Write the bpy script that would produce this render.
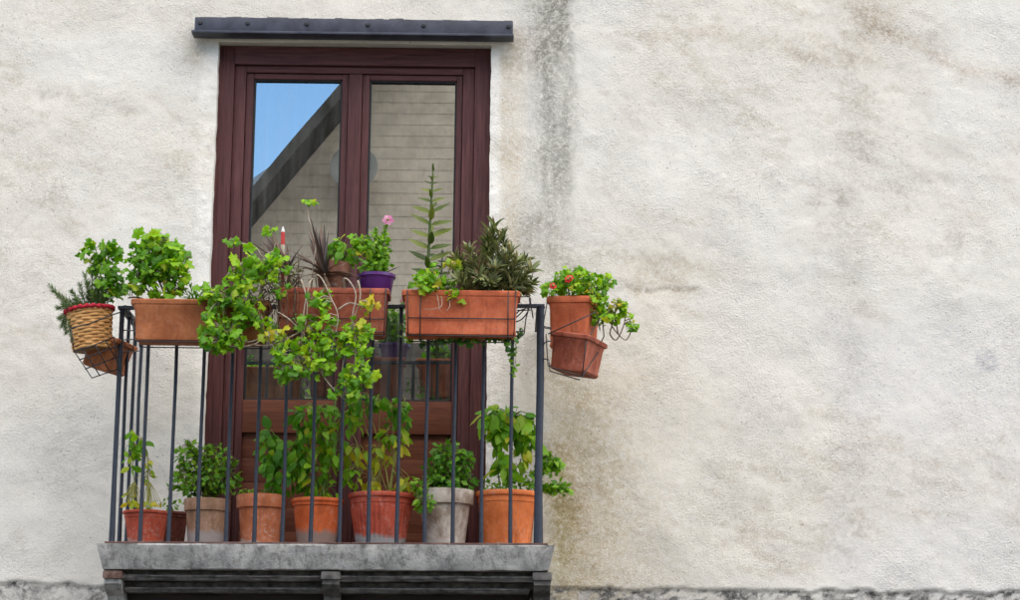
import bpy, math, random
import numpy as np
from mathutils import Vector, Matrix, Quaternion

for o in list(bpy.data.objects):
    bpy.data.objects.remove(o)
sc = bpy.context.scene
COL = sc.collection

# ------------------------------------------------------------------ camera
F, PITCH, ROLL, DIST, EYE = 2300.0, math.radians(11.5), math.radians(0.68), 10.5, 1.6
CAM = Vector((0, -DIST, EYE))
_r0 = Vector((1, 0, 0)); FW = Vector((0, math.cos(PITCH), math.sin(PITCH))); _u0 = Vector((0, -math.sin(PITCH), math.cos(PITCH)))
RT = _r0 * math.cos(ROLL) + _u0 * math.sin(ROLL)
UP = _u0 * math.cos(ROLL) - _r0 * math.sin(ROLL)
cam = bpy.data.cameras.new('camera')
cam.sensor_fit = 'HORIZONTAL'; cam.sensor_width = 36.0
cam.lens = F / 1020 * 36.0
cam.clip_start = 0.1; cam.clip_end = 2000
co = bpy.data.objects.new('camera', cam); COL.objects.link(co)
co.matrix_world = Matrix(((RT.x, UP.x, -FW.x, CAM.x), (RT.y, UP.y, -FW.y, CAM.y), (RT.z, UP.z, -FW.z, CAM.z), (0, 0, 0, 1)))
sc.camera = co

# ------------------------------------------------------------------ world, sun, exposure
SUN_EL, SUN_AZ = math.radians(75), math.radians(60)       # azimuth clockwise from +Y
w = bpy.data.worlds.new('World'); sc.world = w; w.use_nodes = True
wn = w.node_tree; wn.nodes.clear()
sky = wn.nodes.new('ShaderNodeTexSky'); sky.sky_type = 'NISHITA'; sky.sun_disc = False
sky.sun_elevation = SUN_EL; sky.sun_rotation = SUN_AZ
sky.air_density = 1.0; sky.dust_density = 0.2; sky.ozone_density = 5.0; sky.altitude = 100
bg = wn.nodes.new('ShaderNodeBackground'); bg.inputs[1].default_value = 0.05
wo = wn.nodes.new('ShaderNodeOutputWorld')
wn.links.new(sky.outputs[0], bg.inputs[0]); wn.links.new(bg.outputs[0], wo.inputs[0])
sl = bpy.data.lights.new('sun', 'SUN'); sl.energy = 1.5; sl.angle = math.radians(140); sl.color = (1.0, 0.905, 0.76)
so = bpy.data.objects.new('sun', sl); COL.objects.link(so)
sd = Vector((math.sin(SUN_AZ) * math.cos(SUN_EL), math.cos(SUN_AZ) * math.cos(SUN_EL), math.sin(SUN_EL)))
so.rotation_euler = sd.to_track_quat('Z', 'Y').to_euler(); so.location = sd * 40
sc.view_settings.view_transform = 'Standard'; sc.view_settings.look = 'None'
sc.view_settings.gamma = 1.0; sc.view_settings.exposure = 2.62
sc.view_settings.use_curve_mapping = False
sc.render.engine = 'CYCLES'
sc.cycles.max_bounces = 8; sc.cycles.transparent_max_bounces = 12

# ------------------------------------------------------------------ pixel helpers (photo 1020 x 600)
def ray(px, py):
    return FW + RT * ((px - 510) / F) - UP * ((py - 300) / F)
def P(px, py, Y):
    d = ray(px, py); return CAM + d * ((Y - CAM.y) / d.y)
def MIR(px, py, Y, Yg=0.08):
    """point on plane Y that the door glass mirrors at this pixel"""
    d = ray(px, py); t = (Yg - CAM.y + Yg - Y) / d.y
    return Vector((CAM.x + d.x * t, Y, CAM.z + d.z * t))
def mpp(Y):
    return (P(511, 400, Y) - P(510, 400, Y)).length
def proj(x, y, z):
    a = np.stack([x - CAM.x, y - CAM.y, z - CAM.z], -1)
    dep = a @ np.array(FW)
    return 510 + F * (a @ np.array(RT)) / dep, 300 - F * (a @ np.array(UP)) / dep

# ------------------------------------------------------------------ numpy noise
def _tab(seed): return np.random.RandomState(seed).rand(256, 256)
def vnoise(x, y, seed):
    T = _tab(seed); xi = np.floor(x).astype(int); yi = np.floor(y).astype(int)
    fx = x - xi; fy = y - yi; fx = fx * fx * (3 - 2 * fx); fy = fy * fy * (3 - 2 * fy)
    g = lambda a, b: T[a % 256, b % 256]
    return (g(xi, yi) * (1 - fx) + g(xi + 1, yi) * fx) * (1 - fy) + (g(xi, yi + 1) * (1 - fx) + g(xi + 1, yi + 1) * fx) * fy
def fbm(x, y, seed, oct=4, gain=0.5):
    s = 0; a = 1; t = 0
    for i in range(oct):
        s = s + a * vnoise(x * 2 ** i + 17.3 * i, y * 2 ** i + 9.1 * i, seed + i); t += a; a *= gain
    return s / t
def sstep(a, b, x):
    t = np.clip((x - a) / (b - a), 0, 1); return t * t * (3 - 2 * t)

# ------------------------------------------------------------------ material helpers
class NT:
    def __init__(s, name):
        s.m = bpy.data.materials.new(name); s.m.use_nodes = True
        s.t = s.m.node_tree; s.t.nodes.clear()
    def n(s, typ, ins=None, **kw):
        nd = s.t.nodes.new(typ)
        for k, v in kw.items(): setattr(nd, k, v)
        for k, v in (ins or {}).items():
            if isinstance(v, bpy.types.NodeSocket): s.t.links.new(v, nd.inputs[k])
            else: nd.inputs[k].default_value = v
        return nd
    def coord(s, scale=(1, 1, 1), kind='Object'):
        c = s.n('ShaderNodeTexCoord')
        return s.n('ShaderNodeMapping', {'Vector': c.outputs[kind], 'Scale': scale}).outputs[0]
    def noise(s, vec, scale, detail=4, rough=0.55, dist=0.0):
        return s.n('ShaderNodeTexNoise', {'Vector': vec, 'Scale': scale, 'Detail': detail, 'Roughness': rough, 'Distortion': dist}).outputs['Fac']
    def ramp(s, fac, stops):
        r = s.n('ShaderNodeValToRGB', {'Fac': fac}); e = r.color_ramp.elements
        while len(e) < len(stops): e.new(0.5)
        for q, (p, c) in zip(e, stops):
            q.position = p; q.color = (c, c, c, 1) if isinstance(c, (int, float)) else (*c, 1)
        return r.outputs[0]
    def mix(s, fac, a, b, mode='MIX'):
        x = s.n('ShaderNodeMix', data_type='RGBA', blend_type=mode)
        for i, v in ((0, fac), (6, a), (7, b)):
            if isinstance(v, bpy.types.NodeSocket): s.t.links.new(v, x.inputs[i])
            elif i == 0: x.inputs[i].default_value = v
            else: x.inputs[i].default_value = (*v, 1)
        return x.outputs[2]
    def math(s, op, a, b=0.0):
        x = s.n('ShaderNodeMath', operation=op)
        for i, v in ((0, a), (1, b)):
            if isinstance(v, bpy.types.NodeSocket): s.t.links.new(v, x.inputs[i])
            else: x.inputs[i].default_value = v
        return x.outputs[0]
    def bump(s, h, dist, strength=1.0, normal=None):
        ins = {'Height': h, 'Distance': dist, 'Strength': strength}
        if normal: ins['Normal'] = normal
        return s.n('ShaderNodeBump', ins).outputs[0]
    def done(s, col, rough=0.8, normal=None, spec=0.3, metal=0.0):
        ins = {'Base Color': col if isinstance(col, bpy.types.NodeSocket) else (*col, 1), 'Roughness': rough, 'Specular IOR Level': spec, 'Metallic': metal}
        if normal: ins['Normal'] = normal
        b = s.n('ShaderNodeBsdfPrincipled', ins)
        s.out(b.outputs[0]); return s.m
    def out(s, sh):
        o = s.n('ShaderNodeOutputMaterial'); s.t.links.new(sh, o.inputs[0]); return s.m

def m_stucco():
    k = NT('plaster'); v = k.coord()
    st = k.n('ShaderNodeAttribute', attribute_name='stain_shadow').outputs['Color']
    big = k.noise(v, 7, 6, 0.72)
    fine = k.noise(v, 120, 4, 0.72, 0.2)
    grain = k.noise(v, 42, 5, 0.8, 0.4)
    # stains soak in unevenly: break them up at grain size
    gam = k.n('ShaderNodeMapRange', {'Value': grain, 'From Min': 0.33, 'From Max': 0.67, 'To Min': 0.05, 'To Max': 1.95}).outputs[0]
    st = k.n('ShaderNodeGamma', {'Color': st, 'Gamma': gam}).outputs[0]
    c = k.mix(k.math('MULTIPLY', k.ramp(big, [(0.36, 0), (0.66, 1)]), 0.42), (0.745, 0.70, 0.615), (0.65, 0.60, 0.515))
    pit = k.ramp(fine, [(0.30, 1), (0.42, 0)])
    c = k.mix(k.math('MULTIPLY', pit, 0.6), c, (0.33, 0.30, 0.26))
    sp = k.n('ShaderNodeTexVoronoi', {'Vector': v, 'Scale': 38.0, 'Randomness': 1.0})
    c = k.mix(k.math('MULTIPLY', k.math('MULTIPLY', k.ramp(sp.outputs['Distance'], [(0.08, 1), (0.20, 0)]), k.ramp(k.noise(v, 9, 3), [(0.52, 0), (0.62, 1)])), 0.6), c, (0.24, 0.21, 0.18))
    # hairline cracks here and there
    wv = k.n('ShaderNodeMix', {0: 0.18, 4: v, 5: k.n('ShaderNodeTexNoise', {'Vector': v, 'Scale': 5.0, 'Detail': 6.0}).outputs['Color']}, data_type='VECTOR').outputs[1]
    cr = k.n('ShaderNodeTexVoronoi', {'Vector': wv, 'Scale': 1.7}, feature='DISTANCE_TO_EDGE').outputs['Distance']
    crm = k.math('MULTIPLY', k.ramp(cr, [(0.0, 1), (0.0045, 0)]), k.ramp(k.noise(v, 1.6, 3), [(0.50, 0), (0.60, 1)]))
    c = k.mix(k.math('MULTIPLY', crm, 0.22), c, (0.30, 0.27, 0.235))
    c = k.mix(1.0, c, st, 'MULTIPLY')
    # relief: crumbs and pits, rough and smoothed areas side by side
    h1 = k.noise(v, 105, 4, 0.7, 0.0)
    vo = k.n('ShaderNodeTexVoronoi', {'Vector': v, 'Scale': 120.0}).outputs['Distance']
    h = k.math('ADD', h1, k.math('ADD', k.math('MULTIPLY', pit, -0.4), k.math('ADD', k.math('MULTIPLY', vo, 0.28), k.math('MULTIPLY', crm, -0.15))))
    sm = k.n('ShaderNodeMapRange', {'Value': k.noise(v, 2.4, 5, 0.6), 'From Min': 0.38, 'From Max': 0.62, 'To Min': 0.28, 'To Max': 0.80}).outputs[0]
    nm = k.bump(h, 0.0062, sm)
    return k.done(c, 0.95, nm, 0.15)

def m_wood(name, dark, light, axis):
    k = NT(name)
    sc_ = (28, 28, 1.4) if axis == 'z' else (1.4, 28, 28)
    v = k.coord(sc_); g = k.noise(v, 3.2, 6, 0.65, 0.6)
    ob = k.n('ShaderNodeObjectInfo').outputs['Random']
    c = k.mix(k.ramp(g, [(0.3, 0), (0.7, 1)]), dark, light)
    c = k.mix(k.math('MULTIPLY', ob, 0.25), c, tuple(x * 0.7 for x in dark))
    b = k.noise(k.coord(), 7, 4)
    c = k.mix(k.math('MULTIPLY', k.ramp(b, [(0.5, 0), (0.8, 1)]), 0.12), c, (0.13, 0.08, 0.075))
    return k.done(c, k.math('ADD', 0.42, k.math('MULTIPLY', g, 0.25)), k.bump(g, 0.0012, 0.6), 0.2)

def m_terracotta(name, base, alt, crust=None, crust_h=0.0, blotch=0.35, chalk=(0.55, 0.48, 0.42)):
    k = NT(name); v = k.coord()
    n1 = k.noise(v, 9, 6, 0.68, 0.4); n2 = k.noise(v, 60, 6, 0.72)
    c = k.mix(k.ramp(n1, [(0.36, 0), (0.64, 1)]), tuple(x * .82 for x in base), tuple(x * 1.08 for x in alt))
    c = k.mix(k.math('MULTIPLY', k.ramp(n2, [(0.50, 0), (0.70, 1)]), k.math('MULTIPLY', min(1.0, blotch * 1.9), k.ramp(k.noise(v, 8, 5, 0.7), [(0.42, 0), (0.60, 1)]))), c, chalk)
    c = k.mix(k.math('MULTIPLY', k.ramp(k.noise(k.coord((1, 1, 0.22)), 26, 5, 0.7), [(0.52, 0), (0.70, 1)]), 0.6), c, tuple(x * 0.42 for x in base))
    if crust:
        z = k.n('ShaderNodeSeparateXYZ', {'Vector': k.coord()}).outputs[2]
        zz = k.math('ADD', z, k.math('MULTIPLY', k.math('SUBTRACT', n1, 0.5), 0.09))
        f = k.n('ShaderNodeMapRange', {'Value': zz, 'From Min': crust_h * 0.75, 'From Max': crust_h * 1.1, 'To Min': 0.9, 'To Max': 0.0}).outputs[0]
        c = k.mix(f, c, crust)
    return k.done(c, 0.78, k.bump(n2, 0.002, 0.6), 0.25)

def m_leaf(name, stops, trans=0.42, rough=0.42):
    k = NT(name)
    r = k.math('FRACT', k.math('ADD', k.n('ShaderNodeObjectInfo').outputs['Random'], k.n('ShaderNodeNewGeometry').outputs['Random Per Island']))
    c = k.ramp(r, stops)
    nz = k.noise(k.coord((1, 1, 1), 'Generated'), 5, 3)
    c = k.mix(k.math('MULTIPLY', nz, 0.45), c, k.mix(1.0, c, (0.62, 0.72, 0.5), 'MULTIPLY'))
    p = k.n('ShaderNodeBsdfPrincipled', {'Base Color': c, 'Roughness': rough, 'Specular IOR Level': 0.35, 'Normal': k.bump(nz, 0.003, 0.5)})
    t = k.n('ShaderNodeBsdfTranslucent', {'Color': k.mix(1.0, c, (1.25, 1.2, 0.6), 'MULTIPLY')})
    return k.out(k.n('ShaderNodeMixShader', {0: trans, 1: p.outputs[0], 2: t.outputs[0]}).outputs[0])

def m_plain(name, a, b, scale=20, rough=0.7, bumpd=0.001, spec=0.3, metal=0.0, lo=0.35, hi=0.65):
    k = NT(name); n = k.noise(k.coord(), scale, 5, 0.6, 0.3)
    return k.done(k.mix(k.ramp(n, [(lo, 0), (hi, 1)]), a, b), rough, k.bump(n, bumpd, 0.7), spec, metal)

def m_glass():
    k = NT('window_glass')
    g = k.n('ShaderNodeBsdfGlossy', {'Color': (0.86, 1.0, 0.99, 1), 'Roughness': 0.0, 'Normal': k.bump(k.noise(k.coord((1, 1, 0.6)), 1.1, 1, 0.4), 0.003, 0.28)})
    t = k.n('ShaderNodeBsdfTransparent', {'Color': (0.80, 0.83, 0.82, 1)})
    gl_ = k.n('ShaderNodeMixShader', {0: 0.57, 1: t.outputs[0], 2: g.outputs[0]}).outputs[0]
    d = k.n('ShaderNodeBsdfDiffuse', {'Color': (0.5, 0.47, 0.42, 1)})
    f = k.math('MULTIPLY', k.ramp(k.noise(k.coord((6, 6, 0.8)), 3, 6, 0.7), [(0.42, 0), (0.75, 1)]), 0.10)
    return k.out(k.n('ShaderNodeMixShader', {0: f, 1: gl_, 2: d.outputs[0]}).outputs[0])

def m_concrete():
    k = NT('weathered_concrete'); v = k.coord()
    a = k.noise(v, 9, 7, 0.72, 0.4); b = k.noise(k.coord((1, 1, 0.45)), 24, 6, 0.75); f = k.noise(v, 90, 4, 0.7)
    c = k.mix(k.ramp(a, [(0.34, 0), (0.66, 1)]), (0.26, 0.25, 0.23), (0.56, 0.53, 0.48))
    c = k.mix(k.math('MULTIPLY', k.ramp(b, [(0.5, 0), (0.66, 1)]), 0.7), c, (0.09, 0.088, 0.08))
    c = k.mix(k.math('MULTIPLY', k.ramp(k.noise(v, 11, 5, 0.7), [(0.55, 0), (0.68, 1)]), 0.75), c, (0.56, 0.53, 0.49))
    c = k.mix(k.math('MULTIPLY', k.ramp(k.noise(v, 26, 6, 0.75), [(0.54, 0), (0.66, 1)]), 0.6), c, (0.14, 0.12, 0.10))
    h = k.math('ADD', a, k.math('MULTIPLY', f, 0.4))
    return k.done(c, 0.9, k.bump(h, 0.010, 0.8), 0.2)

M = {}
M['plaster'] = m_stucco()
M['concrete'] = m_concrete()
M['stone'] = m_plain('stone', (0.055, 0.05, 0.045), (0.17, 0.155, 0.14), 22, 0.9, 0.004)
M['brick_red'] = m_plain('old_brick', (0.09, 0.045, 0.035), (0.20, 0.13, 0.10), 40, 0.9, 0.004)
def m_iron():
    k = NT('dark_painted_iron'); v = k.coord(); n = k.noise(v, 35, 5, 0.6); r = k.noise(v, 55, 6, 0.75)
    c = k.mix(n, (0.014, 0.018, 0.026), (0.044, 0.054, 0.074))
    f = k.math('MULTIPLY', k.ramp(r, [(0.56, 0), (0.66, 1)]), k.ramp(k.noise(v, 4, 3), [(0.45, 0), (0.65, 1)]))
    c = k.mix(k.math('MULTIPLY', f, 0.8), c, (0.11, 0.05, 0.025))
    return k.done(c, 0.55, k.bump(r, 0.0014, 0.8), 0.3)
M['iron'] = m_iron()
M['wire'] = m_plain('black_wire', (0.008, 0.008, 0.009), (0.03, 0.028, 0.027), 60, 0.5, 0.0003, 0.5)
M['lintel'] = m_plain('blue_grey_steel', (0.022, 0.024, 0.036), (0.050, 0.053, 0.072), 14, 0.5, 0.0010, 0.45)
M['wood_v'] = m_wood('door_wood_upright', (0.044, 0.0125, 0.0125), (0.135, 0.050, 0.046), 'z')
M['wood_h'] = m_wood('door_wood_across', (0.044, 0.0125, 0.0125), (0.135, 0.050, 0.046), 'x')
M['wood_panel'] = m_wood('door_panel_wood', (0.070, 0.019, 0.009), (0.185, 0.060, 0.028), 'x')
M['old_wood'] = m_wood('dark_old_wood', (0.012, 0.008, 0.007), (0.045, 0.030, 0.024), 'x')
M['gasket'] = m_plain('black_gasket', (0.01, 0.01, 0.01), (0.02, 0.02, 0.02), 30, 0.6)
M['glass'] = m_glass()
M['soil'] = m_plain('soil', (0.018, 0.012, 0.008), (0.06, 0.042, 0.03), 60, 0.95, 0.01)
M['tile'] = m_plain('floor_tile', (0.10, 0.05, 0.04), (0.19, 0.11, 0.09), 20, 0.7, 0.001)
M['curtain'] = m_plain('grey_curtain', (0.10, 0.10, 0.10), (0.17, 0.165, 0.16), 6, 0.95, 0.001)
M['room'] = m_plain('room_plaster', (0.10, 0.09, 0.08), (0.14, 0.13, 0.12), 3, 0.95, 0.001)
M['tc_box'] = m_terracotta('terracotta_plastic', (0.50, 0.108, 0.042), (0.57, 0.145, 0.06), blotch=0.10)
M['tc_box_brown'] = m_terracotta('brown_terracotta', (0.33, 0.098, 0.033), (0.42, 0.145, 0.055), blotch=0.1)
M['tc_box_red'] = m_terracotta('red_terracotta', (0.27, 0.060, 0.033), (0.37, 0.10, 0.052), blotch=0.12)
M['tc_box_dull'] = m_terracotta('dull_terracotta', (0.15, 0.060, 0.035), (0.24, 0.10, 0.06), blotch=0.3)
M['tc_red'] = m_terracotta('red_clay', (0.36, 0.055, 0.026), (0.45, 0.085, 0.042), (0.34, 0.20, 0.155), 0.022, 0.25)
M['tc_brown'] = m_terracotta('brown_clay', (0.19, 0.055, 0.036), (0.24, 0.075, 0.05), blotch=0.2)
M['tc_tan'] = m_terracotta('tan_clay', (0.30, 0.155, 0.085), (0.38, 0.225, 0.14), (0.33, 0.29, 0.27), 0.062, 0.55, (0.42, 0.37, 0.31))
M['tc_orange'] = m_terracotta('orange_clay', (0.45, 0.125, 0.045), (0.54, 0.18, 0.08), (0.42, 0.35, 0.29), 0.022, 0.5)
M['tc_deep'] = m_terracotta('deep_orange_clay', (0.58, 0.105, 0.022), (0.64, 0.14, 0.04), (0.25, 0.20, 0.165), 0.068, 0.3)
M['tc_rib'] = m_terracotta('ribbed_clay', (0.40, 0.058, 0.030), (0.49, 0.09, 0.045), (0.27, 0.29, 0.28), 0.046, 0.25)
M['tc_white'] = m_terracotta('lime_crusted_clay', (0.26, 0.17, 0.115), (0.56, 0.49, 0.41), (0.46, 0.40, 0.33), 0.03, 0.5, (0.62, 0.57, 0.50))
M['tc_bright'] = m_terracotta('bright_orange_clay', (0.60, 0.14, 0.032), (0.66, 0.18, 0.05), (0.50, 0.30, 0.19), 0.014, 0.2)
M['purple'] = m_plain('purple_plastic', (0.075, 0.012, 0.12), (0.10, 0.018, 0.16), 8, 0.35, 0.0002, 0.5)
M['wicker'] = m_plain('wicker', (0.48, 0.22, 0.065), (0.66, 0.36, 0.13), 40, 0.7, 0.002)
M['wicker_old'] = m_plain('dark_wicker', (0.16, 0.085, 0.035), (0.33, 0.19, 0.085), 22, 0.75, 0.002)
M['red_cloth'] = m_plain('red_braid', (0.32, 0.008, 0.022), (0.48, 0.02, 0.035), 60, 0.8, 0.002)
M['red_paint'] = m_plain('red_paint', (0.45, 0.03, 0.025), (0.55, 0.05, 0.04), 40, 0.5)
M['white_tip'] = m_plain('white_tip', (0.6, 0.58, 0.55), (0.75, 0.73, 0.7), 40, 0.5)
M['pale_wood'] = m_plain('pale_wood', (0.38, 0.32, 0.25), (0.55, 0.48, 0.38), 15, 0.8)
M['woody'] = m_plain('pale_woody_stem', (0.26, 0.20, 0.14), (0.46, 0.38, 0.30), 40, 0.85, 0.001)
M['woody_dark'] = m_plain('brown_stem', (0.09, 0.055, 0.03), (0.20, 0.13, 0.085), 40, 0.85, 0.001)
M['green_stem'] = m_plain('green_stem', (0.10, 0.17, 0.03), (0.19, 0.25, 0.07), 30, 0.6, 0.0005)
M['yellow_stem'] = m_plain('yellow_green_stem', (0.24, 0.24, 0.05), (0.36, 0.33, 0.10), 30, 0.6, 0.0005)
G = m_leaf
M['geranium'] = G('geranium_leaf', [(0.0, (0.09, 0.25, 0.006)), (0.35, (0.19, 0.43, 0.008)), (0.75, (0.32, 0.56, 0.012)), (0.93, (0.46, 0.62, 0.02)), (1.0, (0.52, 0.44, 0.03))])
M['geranium_deep'] = G('geranium_leaf_deep', [(0.0, (0.06, 0.19, 0.008)), (0.4, (0.125, 0.33, 0.010)), (0.85, (0.22, 0.45, 0.014)), (1.0, (0.40, 0.46, 0.03))])
M['yellowing'] = G('yellowing_leaf', [(0.0, (0.22, 0.40, 0.02)), (0.5, (0.44, 0.50, 0.03)), (1.0, (0.66, 0.52, 0.035))])
M['basil'] = G('basil_leaf', [(0.0, (0.055, 0.19, 0.008)), (0.5, (0.11, 0.32, 0.012)), (0.9, (0.20, 0.44, 0.02)), (1.0, (0.36, 0.46, 0.03))], 0.45, 0.4)
M['basil_light'] = G('basil_leaf_light', [(0.0, (0.11, 0.29, 0.010)), (0.5, (0.19, 0.44, 0.016)), (0.85, (0.32, 0.54, 0.025)), (1.0, (0.56, 0.52, 0.03))], 0.48, 0.42)
M['herb'] = G('small_herb_leaf', [(0.0, (0.08, 0.22, 0.010)), (0.5, (0.16, 0.36, 0.016)), (1.0, (0.30, 0.50, 0.03))], 0.42)
M['herb_dark'] = G('dark_herb_leaf', [(0.0, (0.05, 0.17, 0.010)), (0.5, (0.11, 0.30, 0.015)), (1.0, (0.21, 0.44, 0.02))], 0.38)
M['rosemary'] = G('rosemary_needle', [(0.0, (0.07, 0.12, 0.045)), (0.6, (0.15, 0.24, 0.085)), (1.0, (0.26, 0.36, 0.15))], 0.15)
M['purple_green'] = G('purple_green_leaf', [(0.0, (0.09, 0.11, 0.045)), (0.45, (0.22, 0.25, 0.10)), (0.8, (0.38, 0.39, 0.16)), (1.0, (0.34, 0.20, 0.14))], 0.12)
M['spike_leaf'] = G('spike_leaf', [(0.0, (0.045, 0.075, 0.016)), (0.6, (0.10, 0.14, 0.025)), (1.0, (0.19, 0.22, 0.04))], 0.15)
M['dark_blade'] = G('dark_blade', [(0.0, (0.030, 0.018, 0.014)), (0.6, (0.085, 0.042, 0.028)), (1.0, (0.17, 0.09, 0.055))], 0.12)
M['ivy'] = G('ivy_leaf', [(0.0, (0.02, 0.085, 0.012)), (0.6, (0.055, 0.17, 0.02)), (1.0, (0.17, 0.30, 0.03))], 0.25)
M['pink'] = G('pink_petal', [(0.0, (0.62, 0.16, 0.38)), (1.0, (0.78, 0.35, 0.55))], 0.35)
M['red_petal'] = G('red_petal', [(0.0, (0.60, 0.008, 0.008)), (1.0, (0.75, 0.03, 0.015))], 0.15)

# ------------------------------------------------------------------ mesh builder
class MB:
    def __init__(s): s.v = []; s.f = []
    def add(s, vs, fs):
        b = len(s.v); s.v += [tuple(q) for q in vs]; s.f += [tuple(i + b for i in q) for q in fs]
    def box(s, x0, x1, y0, y1, z0, z1, bev=0.0):
        if bev <= 0:
            s.add([(x0, y0, z0), (x1, y0, z0), (x1, y1, z0), (x0, y1, z0), (x0, y0, z1), (x1, y0, z1), (x1, y1, z1), (x0, y1, z1)],
                  [(0, 3, 2, 1), (4, 5, 6, 7), (0, 1, 5, 4), (1, 2, 6, 5), (2, 3, 7, 6), (3, 0, 4, 7)]); return
        import bmesh
        bm = bmesh.new(); bmesh.ops.create_cube(bm, size=1)
        for q in bm.verts:
            q.co = Vector(((x0 + x1) / 2 + q.co.x * (x1 - x0), (y0 + y1) / 2 + q.co.y * (y1 - y0), (z0 + z1) / 2 + q.co.z * (z1 - z0)))
        bmesh.ops.bevel(bm, geom=list(bm.edges), offset=bev, segments=2, affect='EDGES', profile=0.6)
        bm.verts.index_update()
        s.add([q.co[:] for q in bm.verts], [[q.index for q in f.verts] for f in bm.faces]); bm.free()
    def tube(s, pts, rad, n=6, caps=True):
        pts = [Vector(p) for p in pts]; k = len(pts)
        if not hasattr(rad, '__len__'): rad = [rad] * k
        t0 = (pts[1] - pts[0]).normalized()
        u = t0.orthogonal().normalized(); vs = []; fs = []; prev = t0
        for i, p in enumerate(pts):
            t = (pts[min(i + 1, k - 1)] - pts[max(i - 1, 0)])
            t = t.normalized() if t.length > 1e-9 else prev
            u = (u - t * u.dot(t)); u = u.normalized() if u.length > 1e-6 else t.orthogonal().normalized()
            w_ = t.cross(u); prev = t
            for j in range(n):
                a = 2 * math.pi * j / n
                vs.append(p + (u * math.cos(a) + w_ * math.sin(a)) * rad[i])
        for i in range(k - 1):
            for j in range(n):
                a = i * n + j; b = i * n + (j + 1) % n
                fs.append((a, b, b + n, a + n))
        if caps:
            fs.append(tuple(range(n - 1, -1, -1))); fs.append(tuple((k - 1) * n + j for j in range(n)))
        s.add(vs, fs)
    def lathe(s, prof, n=40, mod=None, wob=0.0, seed=0):
        rnd = random.Random(seed); ph = [rnd.uniform(0, 6.28) for _ in range(3)]
        vs = []; fs = []
        for i, (r, z) in enumerate(prof):
            for j in range(n):
                a = 2 * math.pi * j / n
                rr = r * (1 + wob * (math.sin(2 * a + ph[0]) + 0.6 * math.sin(3 * a + ph[1])))
                if mod: rr += mod(i, a)
                vs.append((rr * math.cos(a), rr * math.sin(a), z))
        for i in range(len(prof) - 1):
            for j in range(n):
                a = i * n + j; b = i * n + (j + 1) % n
                fs.append((a, b, b + n, a + n))
        fs.append(tuple(range(n - 1, -1, -1)))
        s.add(vs, fs)
    def rings(s, rr, rc=0.02, seg=4):
        """stack of rounded rectangles (hx, hy, z): a planter trough"""
        vs = []; fs = []; n = 4 * (seg + 1)
        for hx, hy, z in rr:
            c = min(rc, hx * 0.9, hy * 0.9)
            for q, (sx, sy, a0) in enumerate(((1, 1, 0), (-1, 1, 90), (-1, -1, 180), (1, -1, 270))):
                for i in range(seg + 1):
                    a = math.radians(a0 + 90 * i / seg)
                    vs.append((sx * (hx - c) + c * math.cos(a), sy * (hy - c) + c * math.sin(a), z))
        for i in range(len(rr) - 1):
            for j in range(n):
                a = i * n + j; b = i * n + (j + 1) % n
                fs.append((a, b, b + n, a + n))
        fs.append(tuple(range(n - 1, -1, -1)))
        s.add(vs, fs)
    def mesh(s, name, mat, smooth=False, sharp=None):
        me = bpy.data.meshes.new(name); me.from_pydata(s.v, [], s.f)
        if mat: me.materials.append(mat)
        if smooth:
            me.polygons.foreach_set('use_smooth', [True] * len(me.polygons))
            if sharp is not None: me.set_sharp_from_angle(angle=math.radians(sharp))
        me.update(); return me
    def build(s, name, mat, parent=None, smooth=False, sharp=None, loc=None, rot=None):
        return link(name, s.mesh(name, mat, smooth, sharp), parent, loc, rot)

def link(name, me, parent=None, loc=None, rot=None, scale=None):
    o = bpy.data.objects.new(name, me); COL.objects.link(o)
    if parent: o.parent = parent
    if loc is not None: o.location = loc
    if rot is not None:
        if isinstance(rot, Quaternion): o.rotation_mode = 'QUATERNION'; o.rotation_quaternion = rot
        else: o.rotation_euler = rot
    if scale is not None: o.scale = (scale,) * 3 if not hasattr(scale, '__len__') else scale
    return o
def tag(o, label=None, cat=None, group=None, kind=None):
    for k, v in (('label', label), ('category', cat), ('group', group), ('kind', kind)):
        if v: o[k] = v
    return o
def thing(name, label, cat, loc=(0, 0, 0), group=None, rot=None):
    return tag(link(name, None, None, loc, rot), label, cat, group)
def smoothpath(pts, sub=4):
    pts = [Vector(p) for p in pts]
    if len(pts) < 3: return pts
    out = []
    for i in range(len(pts) - 1):
        p0 = pts[max(i - 1, 0)]; p1 = pts[i]; p2 = pts[i + 1]; p3 = pts[min(i + 2, len(pts) - 1)]
        for j in range(sub):
            t = j / sub
            out.append(0.5 * ((2 * p1) + (p2 - p0) * t + (2 * p0 - 5 * p1 + 4 * p2 - p3) * t * t + (3 * p1 - p0 - 3 * p2 + p3) * t ** 3))
    return out + [pts[-1]]

# ================================================================== SETTING
g = MB(); g.box(-60, 60, -70, 0.4, -0.3, 0.0)
tag(g.build('street', m_plain('asphalt', (0.05, 0.05, 0.05), (0.09, 0.088, 0.085), 3, 0.9, 0.004)), 'grey paved street in front of the house', kind='structure')

# ------------------------------------------------------------------ the house
XL, XR = -1.404, -0.103                      # door opening
ZT = 4.975                                   # door head
ZF0, ZF1 = P(96, 543, -.66).z, P(555, 545, -.66).z
XS0, XS1 = P(96, 543, -.66).x, P(555, 545, -.66).x
def zfloor(x): return ZF0 + (ZF1 - ZF0) * (x - XS0) / (XS1 - XS0) + 0.006
ZFW = zfloor((XL + XR) / 2) - 0.004
LXL, LXR, LZT = -1.60, 0.08, 2.40            # opening under the balcony
house = thing('house', 'pale rough plastered house front with a brown balcony door', 'house')

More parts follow.
